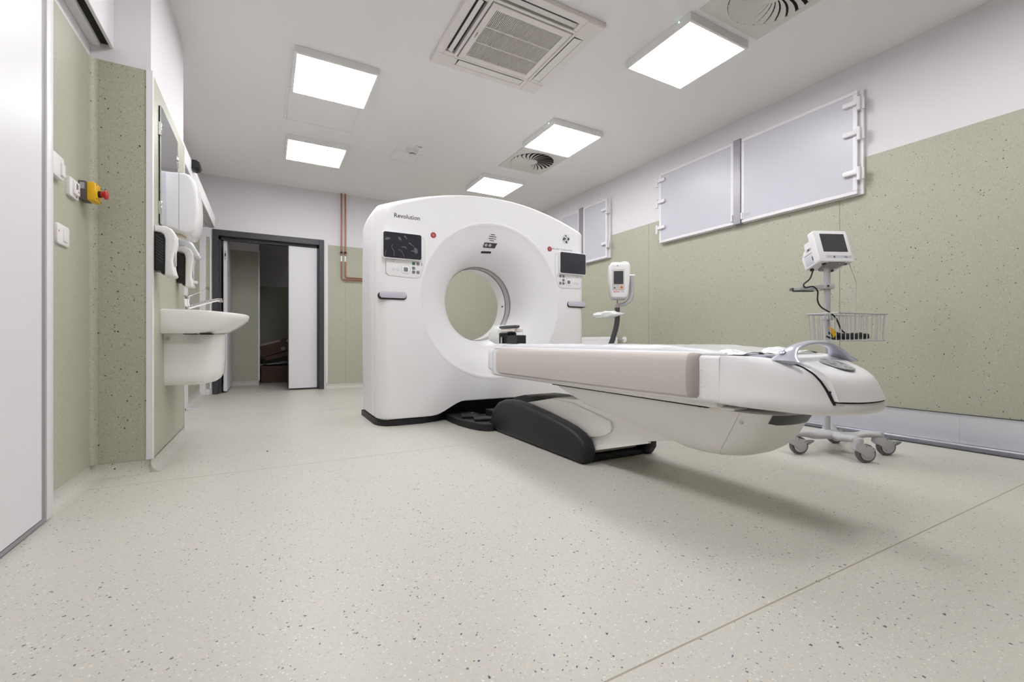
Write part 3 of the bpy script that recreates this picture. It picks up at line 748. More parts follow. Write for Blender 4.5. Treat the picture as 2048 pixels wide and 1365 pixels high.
# foot pedal tray on the floor in front of the gantry
pt = thing('pedal_tray', (1.46, 3.22, 0), 'low black foot pedal tray on the floor between scanner and table', 'foot pedal')
tray = [(1.30, 3.55), (1.285, 3.40), (1.29, 3.20), (1.315, 3.05), (1.35, 2.95), (1.39, 2.90), (1.435, 2.89), (1.437, 2.985), (1.545, 2.99), (1.545, 3.55)]
obj('base_plate', B().prism(tray, 0.0, .054, b=.010, seg=3), 'black', pt)
for (x0, x1, ya, yb, r) in ((1.335, 1.465, 3.17, 3.33, -.35), (1.365, 1.50, 3.01, 3.14, -.30)):
    m = Matrix.Translation(((x0 + x1) / 2, (ya + yb) / 2, 0)) @ Matrix.Rotation(r, 4, 'Z')
    obj('pedal', B().box(-(x1 - x0) / 2, (x1 - x0) / 2, -(yb - ya) / 2, (yb - ya) / 2, .0545, .074, .007, 2, m), 'black', pt)
obj('plug', B().lathe([(.014, .054), (.012, .059)], 14, Matrix.Translation((1.49, 3.40, 0))), 'ltgrey', pt)

# ------------------------------------------------------------------ patient table
TX = 1.71
tab = thing('patient_table', (TX, 2.2, 0), 'long white patient table in front of the scanner', 'scanner table')
obj('base_plate', B().box(1.525, 1.895, 1.89, 3.35, .0, .030, .004, 2).box(1.56, 1.86, 2.1, 3.3, .028, .10, .01), 'black', tab)
prof = [(2.975, 0), (2.972, .06), (2.955, .115), (2.915, .170), (2.85, .215), (2.76, .243), (2.64, .252), (2.48, .243), (2.28, .222), (2.12, .200), (2.00, .180), (1.925, .156), (1.875, .122), (1.850, .080), (1.852, .040), (1.872, .010), (1.885, 0)]
FY = frame((0, 1, 0), (0, 0, 1), (1, 0, 0))            # local x = world y, local y = world z, local z = world x
for (a, c, sgn) in ((1.440, 1.530, 1), (1.890, 1.980, -1)):
    obj('base_cover', B().prism(prof, a, c, FY, .028, 4, True), 'black', tab, 'black domed base cover')
    pin = [(q[0] * .0 + 2.42 + (q[0] - 2.42) * .86, .012 + q[1] * .70) for q in prof]
wedge = [(3.2, .035), (2.95, .16), (2.60, .235), (2.26, .305), (1.9, .33), (1.34, .33), (1.34, .225), (1.482, .192), (1.905, .066), (1.93, .036)]
obj('lift_arm', B().prism(wedge, 1.535, 1.885, FY, .006, 2, True), 'offwhite', tab)
arm2 = [(2.56, .225), (2.40, .268), (2.26, .300), (2.08, .298), (1.90, .271), (1.742, .243), (1.733, .215), (1.740, .190), (1.775, .168), (1.83, .150), (1.91, .132), (1.97, .125), (2.1, .12)]
obj('arm_cover', B().prism(arm2, 1.522, 1.536, frame((0, 1, 0), (0, 0, 1), (1, 0, 0)), .004, 2, True), 'offwhite', tab)
obj('arm_lip', B().prism([(1.93, .062), (1.90, .060), (1.49, .182), (1.49, .192), (1.91, .076)], 1.528, 1.545, FY, .001), 'offwhite', tab)
# rear lift arm towards the gantry
obj('rear_cover', B().prism([(3.02, .06), (3.0, .17), (2.9, .235), (2.75, .268), (2.58, .275), (2.48, .262), (2.48, .06)], 1.60, 1.885, FY, .012, 2, True), 'black', tab)

# belly fairing by levels
def level(z, yf, yb, hw, rf, rb, n=14):
    pts = []; hw -= .020; TX = 1.69
    e = 2.4
    for i in range(n + 1):                                    # near end, from +x side to -x side, bulging towards -Y
        a = pi * i / n; cx_ = abs(cos(a)) ** (2 / e) * (1 if cos(a) >= 0 else -1); sy_2 = abs(sin(a)) ** (2 / e)
        pts.append((TX + hw * cx_, yf + rf - rf * sy_2, z))
    for i in range(n + 1):
        a = pi * i / n; cx_ = -abs(cos(a)) ** (2 / e) * (1 if cos(a) >= 0 else -1); sy_2 = abs(sin(a)) ** (2 / e)
        pts.append((TX + hw * cx_, yb - rb + rb * sy_2, z))
    return pts
LV = [(.190, 1.17, 1.30, .10, .10, .06), (.196, 1.12, 1.33, .135, .13, .06), (.206, 1.075, 1.36, .160, .14, .07), (.222, 1.035, 1.42, .178, .15, .08), (.245, 1.000, 1.56, .188, .15, .08), (.272, .972, 1.74, .190, .15, .08), (.305, .948, 1.98, .190, .15, .08), (.34, .928, 2.11, .190, .15, .08), (.362, .915, 2.19, .190, .15, .08), (.380, .905, 2.26, .190, .15, .08), (.389, .902, 2.28, .190, .15, .08)]
obj('lift_fairing', B().loft([level(*l) for l in LV]), 'offwhite', tab, smooth=60)
def lv(z):
    for l1, l2 in zip(LV, LV[1:]):
        if l1[0] <= z <= l2[0]:
            t = (z - l1[0]) / (l2[0] - l1[0]); return tuple(p + (q - p) * t for p, q in zip(l1, l2))
vt = []
for z in (.350, .356, .366, .376, .387):
    q = level(*lv(z)); pass
    vt.append([(x_, y_ - .0025, z_) for (x_, y_, z_) in level(*lv(z), n=28)[(10 if z < .353 else 8):(20 if z < .353 else 22)]])
k_ = min(len(v) for v in vt)
vt = [[v[int(round(i * (len(v) - 1) / 15))] for i in range(16)] for v in vt]
obj('fairing_vent', B().loft(vt, False, False, closed=False), 'dkgrey', tab, 'dark vent window in the near end')
obj('screw', B().lathe([(.007, 0), (.007, .003), (.003, .003)], 14, frame((0, 1, 0), (0, 0, 1), (-1, 0, 0), (1.5245, 1.03, .352))), 'alu', tab)
sb = []
for z in (.212, .23, .26, .30, .34, .365, .387):
    yy = 1.135 + (1.025 - 1.135) * ((z - .21) / .2) ** .8; hw = lv(z)[3]; sb.append((TX - hw - .0002, yy, z))
obj('fairing_seam', B().tube(sb, .0007, 6), 'greige', tab)
obj('slide_plate', B().box(1.517, 1.60, 1.055, 1.20, .3895, .400, .003, 1), 'offwhite', tab)
obj('slide_gap', B().box(1.505, 1.915, 1.16, 2.24, .389, .405).box(1.5155, 1.53, 1.2005, 1.205, .386, .404), 'blackmat', tab)

# upper table body: rounded beam, then the nose
def xs_body(y, x0, x1, z0, z1, r=.03):
    return [(p[0], y, p[1]) for p in rrect((x0 + x1) / 2, (z0 + z1) / 2, x1 - x0, z1 - z0, r, 4)]
obj('table_beam', B().loft([xs_body(1.056, 1.434, 1.986, .4235, .598, .014), xs_body(1.10, 1.434, 1.986, .4235, .598, .014), xs_body(2.94, 1.446, 1.974, .40, .596, .02), xs_body(2.98, 1.46, 1.96, .41, .592, .025)]), 'gantry', tab)
obj('beam_underside', B().box(1.475, 1.945, 1.1, 2.93, .398, .426, .006, 1), 'offwhite', tab)
obj('end_cap', B().loft([xs_body(2.92, 1.437, 1.983, .43, .598, .03), xs_body(3.00, 1.443, 1.977, .435, .596, .03), xs_body(3.03, 1.46, 1.96, .45, .585, .03)]), 'gantry', tab)
obj('pull_recess', B().lathe([(.037, .0002), (.035, .0012), (.031, .0004), (.020, .0002), (.0, .0002)], 28, frame((0, 1, 0), (0, 0, 1), (-1, 0, 0), (1.4345, 1.135, .513)), False), 'gantry', tab, 'round finger recess')
for (xa, xb) in ((1.405, 1.452), (1.968, 2.015)):
    s = 1 if xa < TX else -1
    def sec(y, z0, z1, f=1.0):
        xo = xa if s > 0 else xb; xi_ = xb if s > 0 else xa
        w = (xi_ - xo)
        pts = [(.55, 0), (.15, .06), (.02, .3), (.0, .55), (.06, .80), (.20, .93), (.48, .99), (1, 1.0), (1, 0)]
        return [(xi_ + (xo + w * u - xi_) * f, y, z0 + (z1 - z0) * v) for u, v in pts]
    pad = obj('side_pad', B().loft([sec(1.178, .432, .607), sec(1.183, .432, .607), sec(1.5, .428, .606), sec(2.2, .424, .603), sec(2.77, .424, .600), sec(2.815, .427, .598, .8)]), 'greige', tab, 'long greige side pad')
    obj('pad_end', B().loft([sec(1.138, .438, .602, .30), sec(1.142, .436, .604, .52), sec(1.152, .434, .606, .78), sec(1.164, .433, .607, .94), sec(1.179, .432, .6075, 1.003)]), 'greige_end', pad)
obj('tray_rail', B().tube([(1.452, 1.04, .6035), (1.452, 2.9, .602)], .0065, 10).tube([(1.968, 1.04, .6035), (1.968, 2.9, .602)], .0065, 10), 'gantry', tab)
# nose
def TOP(y):
    t = min(1, max(0, (.97 - y) / .30)); return .598 - .060 * t * t * (3 - 2 * t) * 1.0
def nose_out(s, off=0, n=40, e=2.25, y1=1.056):
    a_, b_ = .276 * s + off, .362 * s + off
    pts = [(TX + a_, y1)]
    for i in range(n + 1):
        t = pi * i / n; c_, s_ = cos(t), sin(t)
        pts.append((TX + a_ * abs(c_) ** (2 / e) * (1 if c_ >= 0 else -1), 1.05 - b_ * abs(s_) ** (2 / e)))
    pts.append((TX - a_, y1)); return pts
def nose_ring(h, s, off=0, pts=None):
    """h in 0..1 from underside to top"""
    P = pts or nose_out(s, off); out = []
    if pts is None:
        full = nose_out(1.0, off); Q = []
        for (p, f) in zip(P, full):
            w = min(1, max(0, (1.056 - f[1]) / .22)); w = .14 + .86 * w * w * (3 - 2 * w)
            Q.append((f[0] + (p[0] - f[0]) * w, f[1] + (p[1] - f[1]) * w))
        P = Q
    for (x, y) in P:
        top = TOP(y); zb_ = .424 - .014 * min(1, max(0, (1.05 - y) / .25))
        out.append((x, y, zb_ + (top - zb_) * h))
    return out
NS = [(0.0, .86), (.02, .925), (.06, .968), (.12, .992), (.20, 1.0), (.28, .996), (.36, .982), (.48, .966), (.62, .948), (.76, .925), (.88, .895), (.955, .855), (1.0, .79)]
def SN(h):
    if h >= 1: return .79 - (h - 1) * 1.6
    for (h1, s1), (h2, s2) in zip(NS, NS[1:]):
        if h1 <= h <= h2: return s1 + (s2 - s1) * (h - h1) / (h2 - h1)
obj('table_nose', B().loft([nose_ring(h, s) for h, s in NS]), 'gantry', tab, smooth=60)
def lid_out(s, off, n=40):
    P = nose_out(s, off, n); keep = [(x, y) for x, y in P if y < .93 and x > 1.560]
    # drop the flank on the camera side, close along the seam
    x_end, y_end = keep[-1]
    tail = [(1.558, y_end + .012), (1.555, .765), (1.549, .81), (1.540, .865), (1.545, .905), (1.58, .930)]
    return keep + tail
kk = None; rings = []
base_n = len(lid_out(1.0, .006))
for h in (.372, .382, .44, .54, .65, .76, .87, .955, 1.01, 1.035):
    s = SN(h)
    P0 = lid_out(1.0, .007); 
    # scale the outer boundary only (towards the nose centre), keep the seam side
    Q = []
    for (x, y) in P0[:base_n - 6]:
        Q.append((max(1.558, TX + (x - TX) * s), 1.05 + (y - 1.05) * s))
    ye = Q[-1][1]
    Q += [(1.558, ye + .004), (1.557, ye + (.835 - ye) * .3), (1.553, ye + (.835 - ye) * .65), (1.546, .845), (1.545, .905), (1.58, .930)]
    rings.append(nose_ring(h, 1, 0, Q))
lb = B().loft(rings); ltree = __import__('mathutils.bvhtree').bvhtree.BVHTree.FromBMesh(lb.bm)
obj('nose_lid', lb, 'gantry', tab, smooth=60)
gap = []
for h in (.335, .375):
    P0 = lid_out(SN(h), .002); gap.append(nose_ring(h, 1, 0, [(x, y) for x, y in P0]))
obj('lid_gap', B().loft(gap), 'blackmat', tab)
from mathutils.bvhtree import BVHTree
bmn = B().loft([nose_ring(h, s_) for h, s_ in NS]).bm; tree = BVHTree.FromBMesh(bmn); bmn.free()
sp = []
def hit(o_, d_):
    q, nn, *_ = tree.ray_cast(Vector(o_), Vector(d_))
    if q and (not sp or (q - sp[-1]).length > .003): sp.append(q + nn.normalized() * .0012 * (1 if nn.dot(Vector(d_)) < 0 else -1))
for p in bez([(1.518, .93, 0), (1.524, .90, 0), (1.532, .865, 0), (1.542, .81, 0), (1.549, .775, 0), (1.5535, .755, 0), (1.555, .745, 0)], 4): hit((p.x, p.y, 1), (0, 0, -1))
zt0 = sp[-1].z - .014
for i in range(22): hit((1.5555, 0, zt0 - (zt0 - .490) * i / 21), (0, 1, 0))
for i in range(18): hit((1.558 + .019 * i, 0, .4885), (0, 1, 0))
ns = len(sp)
obj('lid_seam', B().tube(sp, [.0012 + .0030 * min(1, max(0, (i - 1) / 20)) * (1 - .6 * max(0, (i - 26) / (ns - 26))) for i in range(ns)], 8), 'blackmat', tab)
# carry handle arching across the table
hp = bez([(1.505, .868, .580), (1.520, .868, .598), (1.555, .866, .624), (1.62, .864, .641), (1.69, .864, .6455), (1.76, .864, .641), (1.825, .866, .624), (1.860, .868, .598), (1.875, .868, .580)], 6)
hr = []
nh = len(hp)
for i, p in enumerate(hp):
    t = abs(i / (nh - 1) * 2 - 1); wy = .021 + .036 * max(0, (t - .40) / .60) ** 1.4; th = .0075 + .003 * max(0, (t - .5) / .5)
    a = hp[max(0, i - 1)]; c = hp[min(nh - 1, i + 1)]; d = (c - a).normalized(); up = Vector((0, 1, 0)).cross(d).normalized()
    if up.z < 0: up = -up
    hr.append([tuple(p + Vector((0, 1, 0)) * wy * cos(q) + up * th * sin(q)) for q in [2 * pi * j / 16 for j in range(16)]])
hd = obj('carry_handle', B().loft(hr), 'silver', tab, 'silver arched carry handle')
obj('handle_button', B().lathe([(.011, 0), (.011, .0035), (.008, .005), (.0, .0055)], 20, frame((0, 1, 0), (.68, 0, .73), (-.73, 0, .68), (1.521, .880, .6125)), False), 'silver', hd)
obj('handle_seat', B().box(1.50, 1.88, .925, 1.01, .594, .602, .003, 2), 'silver', tab)
q = ltree.ray_cast(Vector((TX - .01, .800, 1)), Vector((0, 0, -1)))[0]
qa = ltree.ray_cast(Vector((TX - .01, .755, 1)), Vector((0, 0, -1)))[0]; qb = ltree.ray_cast(Vector((TX - .01, .845, 1)), Vector((0, 0, -1)))[0]
uy = (qb - qa).normalized(); un = Vector((1, 0, 0)).cross(uy)
emblem(tab, frame((1, 0, 0), uy, un, q + un * .0035), .052, 'emblem_grey', 'ltgrey')

# plastic wrapped mattress pad and the clear bags
mt = thing('mattress', (TX, 2.0, .60), 'long white plastic wrapped mattress lying on the patient table', 'mattress')
rg = []
ny = 46
for i in range(ny + 1):
    y = 1.06 + (2.86 - 1.06) * i / ny; w = .243; e = min(1, i / 7, (ny - i) / 1.5)
    row = []
    for (u, v) in [(-1, 0), (-1.0, .5), (-.97, .85), (-.90, 1.0), (-.5, .78), (0, .70), (.5, .78), (.90, 1.0), (.97, .85), (1.0, .5), (1, 0)]:
        row.append((TX + u * w + random.uniform(-.0015, .0015), y, .600 + .034 * v * (.30 + .70 * e) + (random.uniform(-.0018, .0018) if v > .4 else 0)))
    rg.append(row)
obj('pad', B().loft(rg), 'mattress', mt, smooth=60)
def crumple(name, pts, parent, material, seed=1):
    pass
rnd = random.Random(5)
for (x0, x1, y0_, y1_, z0_, z1_) in ((1.47, 1.60, .985, 1.10, .602, .622), (1.74, 1.93, .96, 1.10, .602, .630)):
    n = 7; rows = []; bg = B()
    for i in range(n):
        row = []
        for j in range(n):
            u, v = i / (n - 1), j / (n - 1)
            env = sin(pi * min(1, max(0, v))) ** .6 * (.4 + .6 * u)
            row.append((x0 + (x1 - x0) * v, y0_ + (y1_ - y0_) * u, z0_ + (z1_ - z0_) * env + rnd.uniform(-.003, .003)))
        rows.append(row)
    bg.loft(rows, False, False, closed=False)
    obj('wrapper_end', bg, 'bag', mt, 'loose end of the plastic wrapper', smooth=0)

# head fixture at the scanner end of the table
hf = thing('head_fixture', (1.58, 2.85, .634), 'black clamp with white wrapped block at the scanner end of the table', 'head holder')
obj('wrapped_block', B().box(1.49, 1.72, 2.925, 3.11, .632, .772, .05, 4), 'bag', hf, 'white block wrapped in clear plastic')
obj('inner_pad', B().box(1.484, 1.60, 3.02, 3.09, .650, .735, .02, 3), 'cream', hf)
obj('block', B().box(1.478, 1.55, 2.625, 2.775, .634, .692, .003, 1), 'black', hf)
obj('bracket', B().box(1.482, 1.56, 2.775, 2.90, .634, .710, .003, 1), 'blackmat', hf)
obj('plate', B().box(1.490, 1.56, 2.68, 2.895, .715, .742, .004, 1), 'cream', hf)
obj('grip_bar', B().box(1.482, 1.52, 2.655, 2.905, .742, .762, .009, 3), 'dkgrey', hf)
obj('knob', B().lathe([(.008, .692), (.010, .704), (.030, .708), (.030, .715), (.02, .719)], 20, Matrix.Translation((1.495, 2.735, 0))), 'black', hf)
obj('pin', B().tube([(1.472, 2.835, .634), (1.472, 2.835, .680)], .009, 10), 'chrome', hf)

# ------------------------------------------------------------------ contrast injector on its stand
ij = thing('contrast_injector', (2.90, 3.23, 0), 'white injector head with small screen on a dark curved pole behind the table', 'injector')
ia = math.atan2(-3.2, -2.75)                                   # faces the camera side
fwd = Vector((cos(ia + .16), sin(ia + .16), 0)); rt = Vector((-fwd.y, fwd.x, 0))
FI = frame(rt, (0, 0, 1), fwd, (2.895, 3.19, 1.212))
hd_ = [(-.068, -.160), (.058, -.160), (.076, -.14), (.092, .02), (.096, .135), (.088, .162), (-.082, .162), (-.094, .14), (-.094, .0), (-.080, -.14)]
head = obj('injector_head', B().prism(hd_, -.075, .060, FI, .016, 3, True), 'dispw', ij)
obj('head_foot', B().prism([(-.062, -.172), (.052, -.172), (.066, -.150), (-.074, -.150)], -.06, .05, FI, .004, 1), 'ltgrey', head)
obj('head_lid', B().prism([(-.082, .158), (.088, .158), (.080, .176), (.045, .183), (.0, .172), (-.03, .176), (-.072, .174)], -.06, .045, FI, .005, 2, True), 'bag', head)
obj('bezel', B().prism(rrect(-.018, .010, .112, .200, .012), .060, .063, FI, .002), 'greige', head)
obj('screen', B().prism(rrect(-.016, .028, .088, .122, .003), .0625, .0640, FI), 'screen_matte', head)
obj('button', B().lathe([(.0105, .063), (.0095, .066)], 16, FI @ Matrix.Translation((.012, -.062, 0))), 'orange', head)
obj('button', B().lathe([(.007, .063), (.006, .065)], 14, FI @ Matrix.Translation((-.052, -.066, 0))), 'dkgrey', head)
obj('logo_dot', B().lathe([(.006, .060), (.006, .0615)], 14, FI @ Matrix.Translation((-.024, .138, 0))), 'grey', head)
obj('name_mark', B().prism(rrect(-.034, -.103, .060, .008, .001), .060, .0610, FI), 'redlight', head)
obj('name_mark', B().prism(rrect(.022, -.103, .030, .006, .001), .060, .0610, FI), 'faint', head)
A_ = lambda u, z, w=0: tuple(FI @ Vector((u, z - 1.212, w)))
yoke = bez([A_(.118, 1.272, -.02), A_(.122, 1.20, -.02), A_(.122, 1.11, -.02), A_(.105, 1.045, -.02), A_(.06, 1.005, -.02), A_(.008, .992, -.02)], 6)
obj('yoke', B().tube(yoke, [.020 + .006 * sin(i / (len(yoke) - 1) * pi) for i in range(len(yoke))], 12, flat=.7), 'ltgrey', ij)
obj('pivot', B().tube([A_(.085, 1.268, -.02), A_(.150, 1.268, -.02)], .015, 14), 'chrome', ij)
obj('collar', B().tube([A_(-.012, .960, -.02), A_(-.012, 1.006, -.02)], .023, 16), 'ltgrey', ij)
obj('collar_mark', B().lathe([(.009, 0), (.009, .002), (.006, .002), (.006, 0)], 14, frame(rt, (0, 0, 1), fwd, A_(-.018, .985, .004)), False), 'redlight', ij)
obj('probe', B().tube([A_(-.012, 1.005, -.02), A_(-.010, 1.052, -.02)], .004, 8), 'dkgrey', ij)
pole = bez([A_(-.012, .968, -.02), A_(-.012, .86, -.02), A_(-.024, .78, -.02), A_(-.052, .68, -.02), A_(-.088, .56, -.02), A_(-.10, .40, -.02), A_(-.10, .09, -.02)], 6)
obj('pole', B().tube(pole, .024, 16), 'dkgrey', ij)
sbm = B(); pc = Vector(A_(-.10, 0, -.02))
for k in range(5):
    a = 2 * pi * k / 5; a += .35; e = pc + Vector((.20 * cos(a), .20 * sin(a), .085)); sbm.tube([(pc.x, pc.y, .10), tuple(e)], [.028, .018], 10)
    obj('caster', B().lathe([(.036, -.012), (.036, .012)], 18, Matrix.Translation((e.x, e.y, .0365)) @ Matrix.Rotation(a, 4, 'Z') @ Matrix.Rotation(pi / 2, 4, 'X')).tube([(e.x, e.y, .03), (e.x, e.y, .09)], .009, 8), 'dkgrey', ij)
obj('star_base', sbm, 'ltgrey', ij)
pb = thing('plastic_bag', (2.90, 3.23, .90), 'crumpled clear plastic bag tied round the injector pole', 'plastic bag')
rows = []; rnd = random.Random(11)
for i in range(9):
    u = i / 8; row = []
    uu = -.235 + .285 * u; h_ = .008 + .028 * sin(pi * min(1, u * 1.05 + .02)) ** .7; dd = .012 + .045 * min(1, u * 1.6)
    if u > .92: h_ *= .6
    for j in range(12):
        a = 2 * pi * j / 12
        row.append(A_(uu + rnd.uniform(-.006, .006), .900 + .012 * (u - .4) + h_ * sin(a) + rnd.uniform(-.006, .006), -.02 + dd * cos(a) + rnd.uniform(-.006, .006)))
    rows.append(row)
obj('bag_folds', B().loft(rows), 'bag', pb, smooth=20)

# radiator behind the table on the right wall
ra = thing('radiator', (3.74, 4.8, .1), 'white panel radiator on the right wall behind the scanner', 'radiator')
obj('panel', B().box(3.69, 3.765, 4.17, 5.5, .12, .700, .006, 2), 'dispw', ra)
obj('top_grille', B().box(3.695, 3.76, 4.18, 5.49, .700, .706, .002, 1), 'white', ra)
dts = B()
for k in range(52): dts.box(3.6885, 3.6902, 4.2 + k * .0245, 4.2 + k * .0245 + .012, .664, .669)
obj('embossed_slots', dts, 'faint', ra, smooth=0, kind='stuff')
obj('bracket', B().box(3.70, 3.795, 4.5, 4.53, .3, .34).box(3.70, 3.795, 5.2, 5.23, .3, .34), 'white', ra)
vv = obj('valve_pipe', B().tube([(3.735, 4.17, .672), (3.735, 4.135, .672), (3.74, 4.10, .670), (3.797, 4.085, .668)], .007, 8), 'alu', ra)
obj('rosette', B().lathe([(.038, 0), (.036, .008), (.012, .012)], 20, F_right(3.795, 4.083, .668)), 'white', vv)
obj('valve', B().tube([(3.735, 4.155, .60), (3.735, 4.155, .69)], .013, 12), 'white', ra)

# ------------------------------------------------------------------ patient monitor on a wheeled stand
ms = thing('monitor_stand', (2.93, 1.36, 0), 'white patient monitor on a grey wheeled pole stand by the right wall', 'patient monitor')
PX, PY = 2.916, 1.424
obj('pole', B().tube([(PX, PY, .10), (PX, PY, 1.095)], .0175, 20), 'ltgrey', ms)
hub = B()
piv = [(2.775, 1.205), (2.648, 1.478), (3.058, 1.225), (3.14, 1.525)]
hc = Vector((2.915, 1.385, 0))
for i, (x, y) in enumerate(piv):
    e = Vector((x, y, 0)); mid = hc.lerp(e, .45)
    pts = bez([(hc.x, hc.y, .102), (mid.x, mid.y, .102), (hc.lerp(e, .70).x, hc.lerp(e, .70).y, .116), (e.x, e.y, .118)], 5)
    hub.tube(pts, [.034 - .004 * j / (len(pts) - 1) for j in range(len(pts))], 18, flat=.62)
    hub.lathe([(.024, .104), (.026, .120), (.020, .132), (.0, .133)], 16, Matrix.Translation((x, y, 0)), False)
hub.lathe([(.060, .080), (.066, .095), (.050, .118), (.022, .128)], 20, Matrix.Translation((PX, PY, 0)))
obj('star_base', hub, 'ltgrey', ms, smooth=60)
RT = Vector((.877, -.481, 0))
def caster(x, y, brake):
    # fork leans along the camera-right direction
    d = RT; nrm = Vector((-.481, -.877, 0)); c = Vector((x, y, .05)) + d * .040
    FW = frame(d, (0, 0, 1), nrm, c)
    f = obj('caster', B().prism([(-.068, .024), (-.066, .056), (-.022, .056), (-.010, .046), (.030, .036), (.044, .020), (.034, .014), (.026, .002), (.022, -.012), (.006, -.022), (-.012, -.018), (-.030, -.002)], -.023, .023, FW, .005, 2, True)
            .tube([tuple(FW @ Vector((-.040, .050, 0))), tuple(FW @ Vector((-.040, .064, 0)))], .017, 14), 'ltgrey', ms)
    w = obj('wheel', B().lathe([(.034, -.014), (.047, -.0135), (.050, -.006), (.050, .006), (.047, .0135), (.034, .014)], 28, FW), 'rubber', f)
    obj('wheel_disc', B().lathe([(.036, -.0185), (.036, .0185)], 24, FW), 'ltgrey', f)
    obj('wheel_gap', B().lathe([(.0385, -.0155), (.0385, .0155)], 24, FW), 'blackmat', f)
    for (u, v) in ((-.012, .040), (.026, .028)): obj('rivet', B().lathe([(.0026, .0225), (.0026, .0238)], 8, FW @ Matrix.Translation((u, v, 0))), 'dkgrey', f)
    if brake: obj('brake_lever', B().prism([(.034, .016), (.046, .028), (.086, .030), (.078, .020), (.058, .008), (.040, .004)], -.012, .012, FW, .002, 1, True), 'grey', f)
caster(*piv[0], False); caster(*piv[1], True); caster(*piv[2], True); caster(*piv[3], False)
# monitor head
nv = Vector((cos(.305) * cos(-1.992), cos(.305) * sin(-1.992), sin(.305))); rv = Vector((-nv.y, nv.x, 0)).normalized()
if rv.dot(RT) < 0: rv = -rv
uv_ = nv.cross(rv).normalized()
if uv_.z < 0: uv_ = -uv_
FM = frame(rv, uv_, nv, (2.918, 1.391, 1.212))
head = obj('monitor', B().prism(rrect(0, 0, .212, .204, .012), -.045, .0, FM, .006, 2), 'dispw', ms)
body = [(-.100, .060), (-.060, .060), (-.045, .09), (-.020, .095), (-.020, -.095), (-.135, -.095), (-.142, -.02), (-.118, .015), (-.105, .02)]
obj('monitor_body', B().prism([(p[1], p[0]) for p in body], -.098, .098, FM @ frame((0, 1, 0), (0, 0, 1), (1, 0, 0)), .005, 2, True), 'dispw', head)
obj('screen', B().prism(rrect(.006, .020, .152, .118, .002), -.0005, .0008, FM), 'screen_matte', head)
obj('label_strip', B().prism(rrect(.018, -.071, .160, .018, .003), -.0005, .0006, FM), 'panel', head)
obj('power_mark', B().prism(circ(-.012, -.071, .005, 14), 0, .0010, FM).prism(rrect(-.012, -.0785, .012, .002, .0005), 0, .0010, FM), 'ink', head)
obj('mains_mark', B().prism(circ(-.046, -.071, .004, 12), 0, .0010, FM).prism(rrect(-.036, -.074, .008, .0015, .0005), 0, .0010, FM), 'faint', head)
text('brand_mark', 'kp', .016, FM @ Matrix.Translation((.052, -.076, .0008)), 'blueink', head)
obj('brand_line', B().prism(rrect(.083, -.0735, .026, .003, .0008), 0, .0010, FM), 'faint', head)
SF = FM @ frame((0, 0, -1), (0, 1, 0), (-1, 0, 0), (-.0985, 0, 0))      # left flank of the monitor
SF = FM @ frame((0, 0, 1), (0, 1, 0), (-1, 0, 0), (-.098, 0, 0))
obj('printer_flap', B().prism(rrect(-.083, -.050, .066, .064, .003), 0, .0014, SF, .0006), 'panel', head)
obj('flap_gap', B().prism(rrect(-.083, -.0165, .066, .002, .0005), 0, .0018, SF).prism(rrect(-.056, -.055, .006, .026, .001), 0, .0024, SF), 'black', head)
obj('port', B().prism(rrect(-.070, .010, .044, .016, .007), 0, .0014, SF), 'greige_end', head)
obj('port_hole', B().prism(rrect(-.072, .009, .014, .008, .002), 0, .0020, SF), 'black', head)
for (u, v) in ((-.062, -.03), (.070, -.03), (-.070, -.115), (.060, -.12)):
    obj('rubber_foot', B().lathe([(.010, 0), (.011, .012)], 14, FM @ frame((1, 0, 0), (0, 0, 1), (0, -1, 0), (u, -.094, v))), 'black', head)
obj('mount_plate', B().prism([(-.045, -.01), (.060, -.01), (.052, -.06), (.026, -.11), (-.03, -.11)], 0, .018, FM @ frame((1, 0, 0), (0, 0, 1), (0, -1, 0), (-.005, -.096, -.0)), .003, 1), 'grey', ms)
obj('mount_screw', B().lathe([(.005, 0), (.004, .004)], 10, FM @ frame((1, 0, 0), (0, -.5, .87), (0, -.87, -.5), (.014, -.112, -.004))), 'alu', ms)
# side arm
def at_pole(u, z, w=0): p = Vector((PX, PY, 0)) + RT * u + Vector((-.481, -.877, 0)) * w; return (p.x, p.y, z)
obj('pole_clamp', B().prism(rrect(-.0, 0, .060, .030, .006), -.026, .026, frame(RT, (0, 0, 1), (-.481, -.877, 0), at_pole(0, .974)), .004, 2, True), 'ltgrey', ms)
obj('side_arm', B().prism([(-.205, -.020), (-.205, -.004), (-.19, .0), (-.06, .016), (-.025, .016), (-.025, -.010), (-.06, -.010), (-.10, -.016)], -.014, .014, frame(RT, (0, 0, 1), (-.481, -.877, 0), at_pole(0, .970)), .003, 2, True), 'ltgrey', ms)
obj('arm_grip', B().prism([(-.218, -.018), (-.215, -.004), (-.204, -.003), (-.204, -.020)], -.013, .013, frame(RT, (0, 0, 1), (-.481, -.877, 0), at_pole(0, .970)), .002, 1, True).box(-.20, -.085, -.013, .013, -.026, -.019, .002, 1, frame(RT, (-.481, -.877, 0), (0, 0, 1), at_pole(0, .970))), 'dkgrey', ms)
obj('wire_hook', B().tube([at_pole(-.10, .950), at_pole(-.04, .953), at_pole(0, .958)], .0018, 6), 'alu', ms)
obj('clamp_screw', B().lathe([(.007, 0), (.007, .004)], 6, frame(RT, (0, 0, 1), (-.481, -.877, 0), at_pole(-.012, .976, .026))), 'dkgrey', ms)
obj('pole_mark', B().prism([(-.010, 0), (.010, 0), (.010, .014), (.004, .004), (-.004, .002)], 0, .0012, frame(RT, (0, 0, 1), (-.481, -.877, 0), at_pole(.004, .925, .0172))), 'faint', ms)
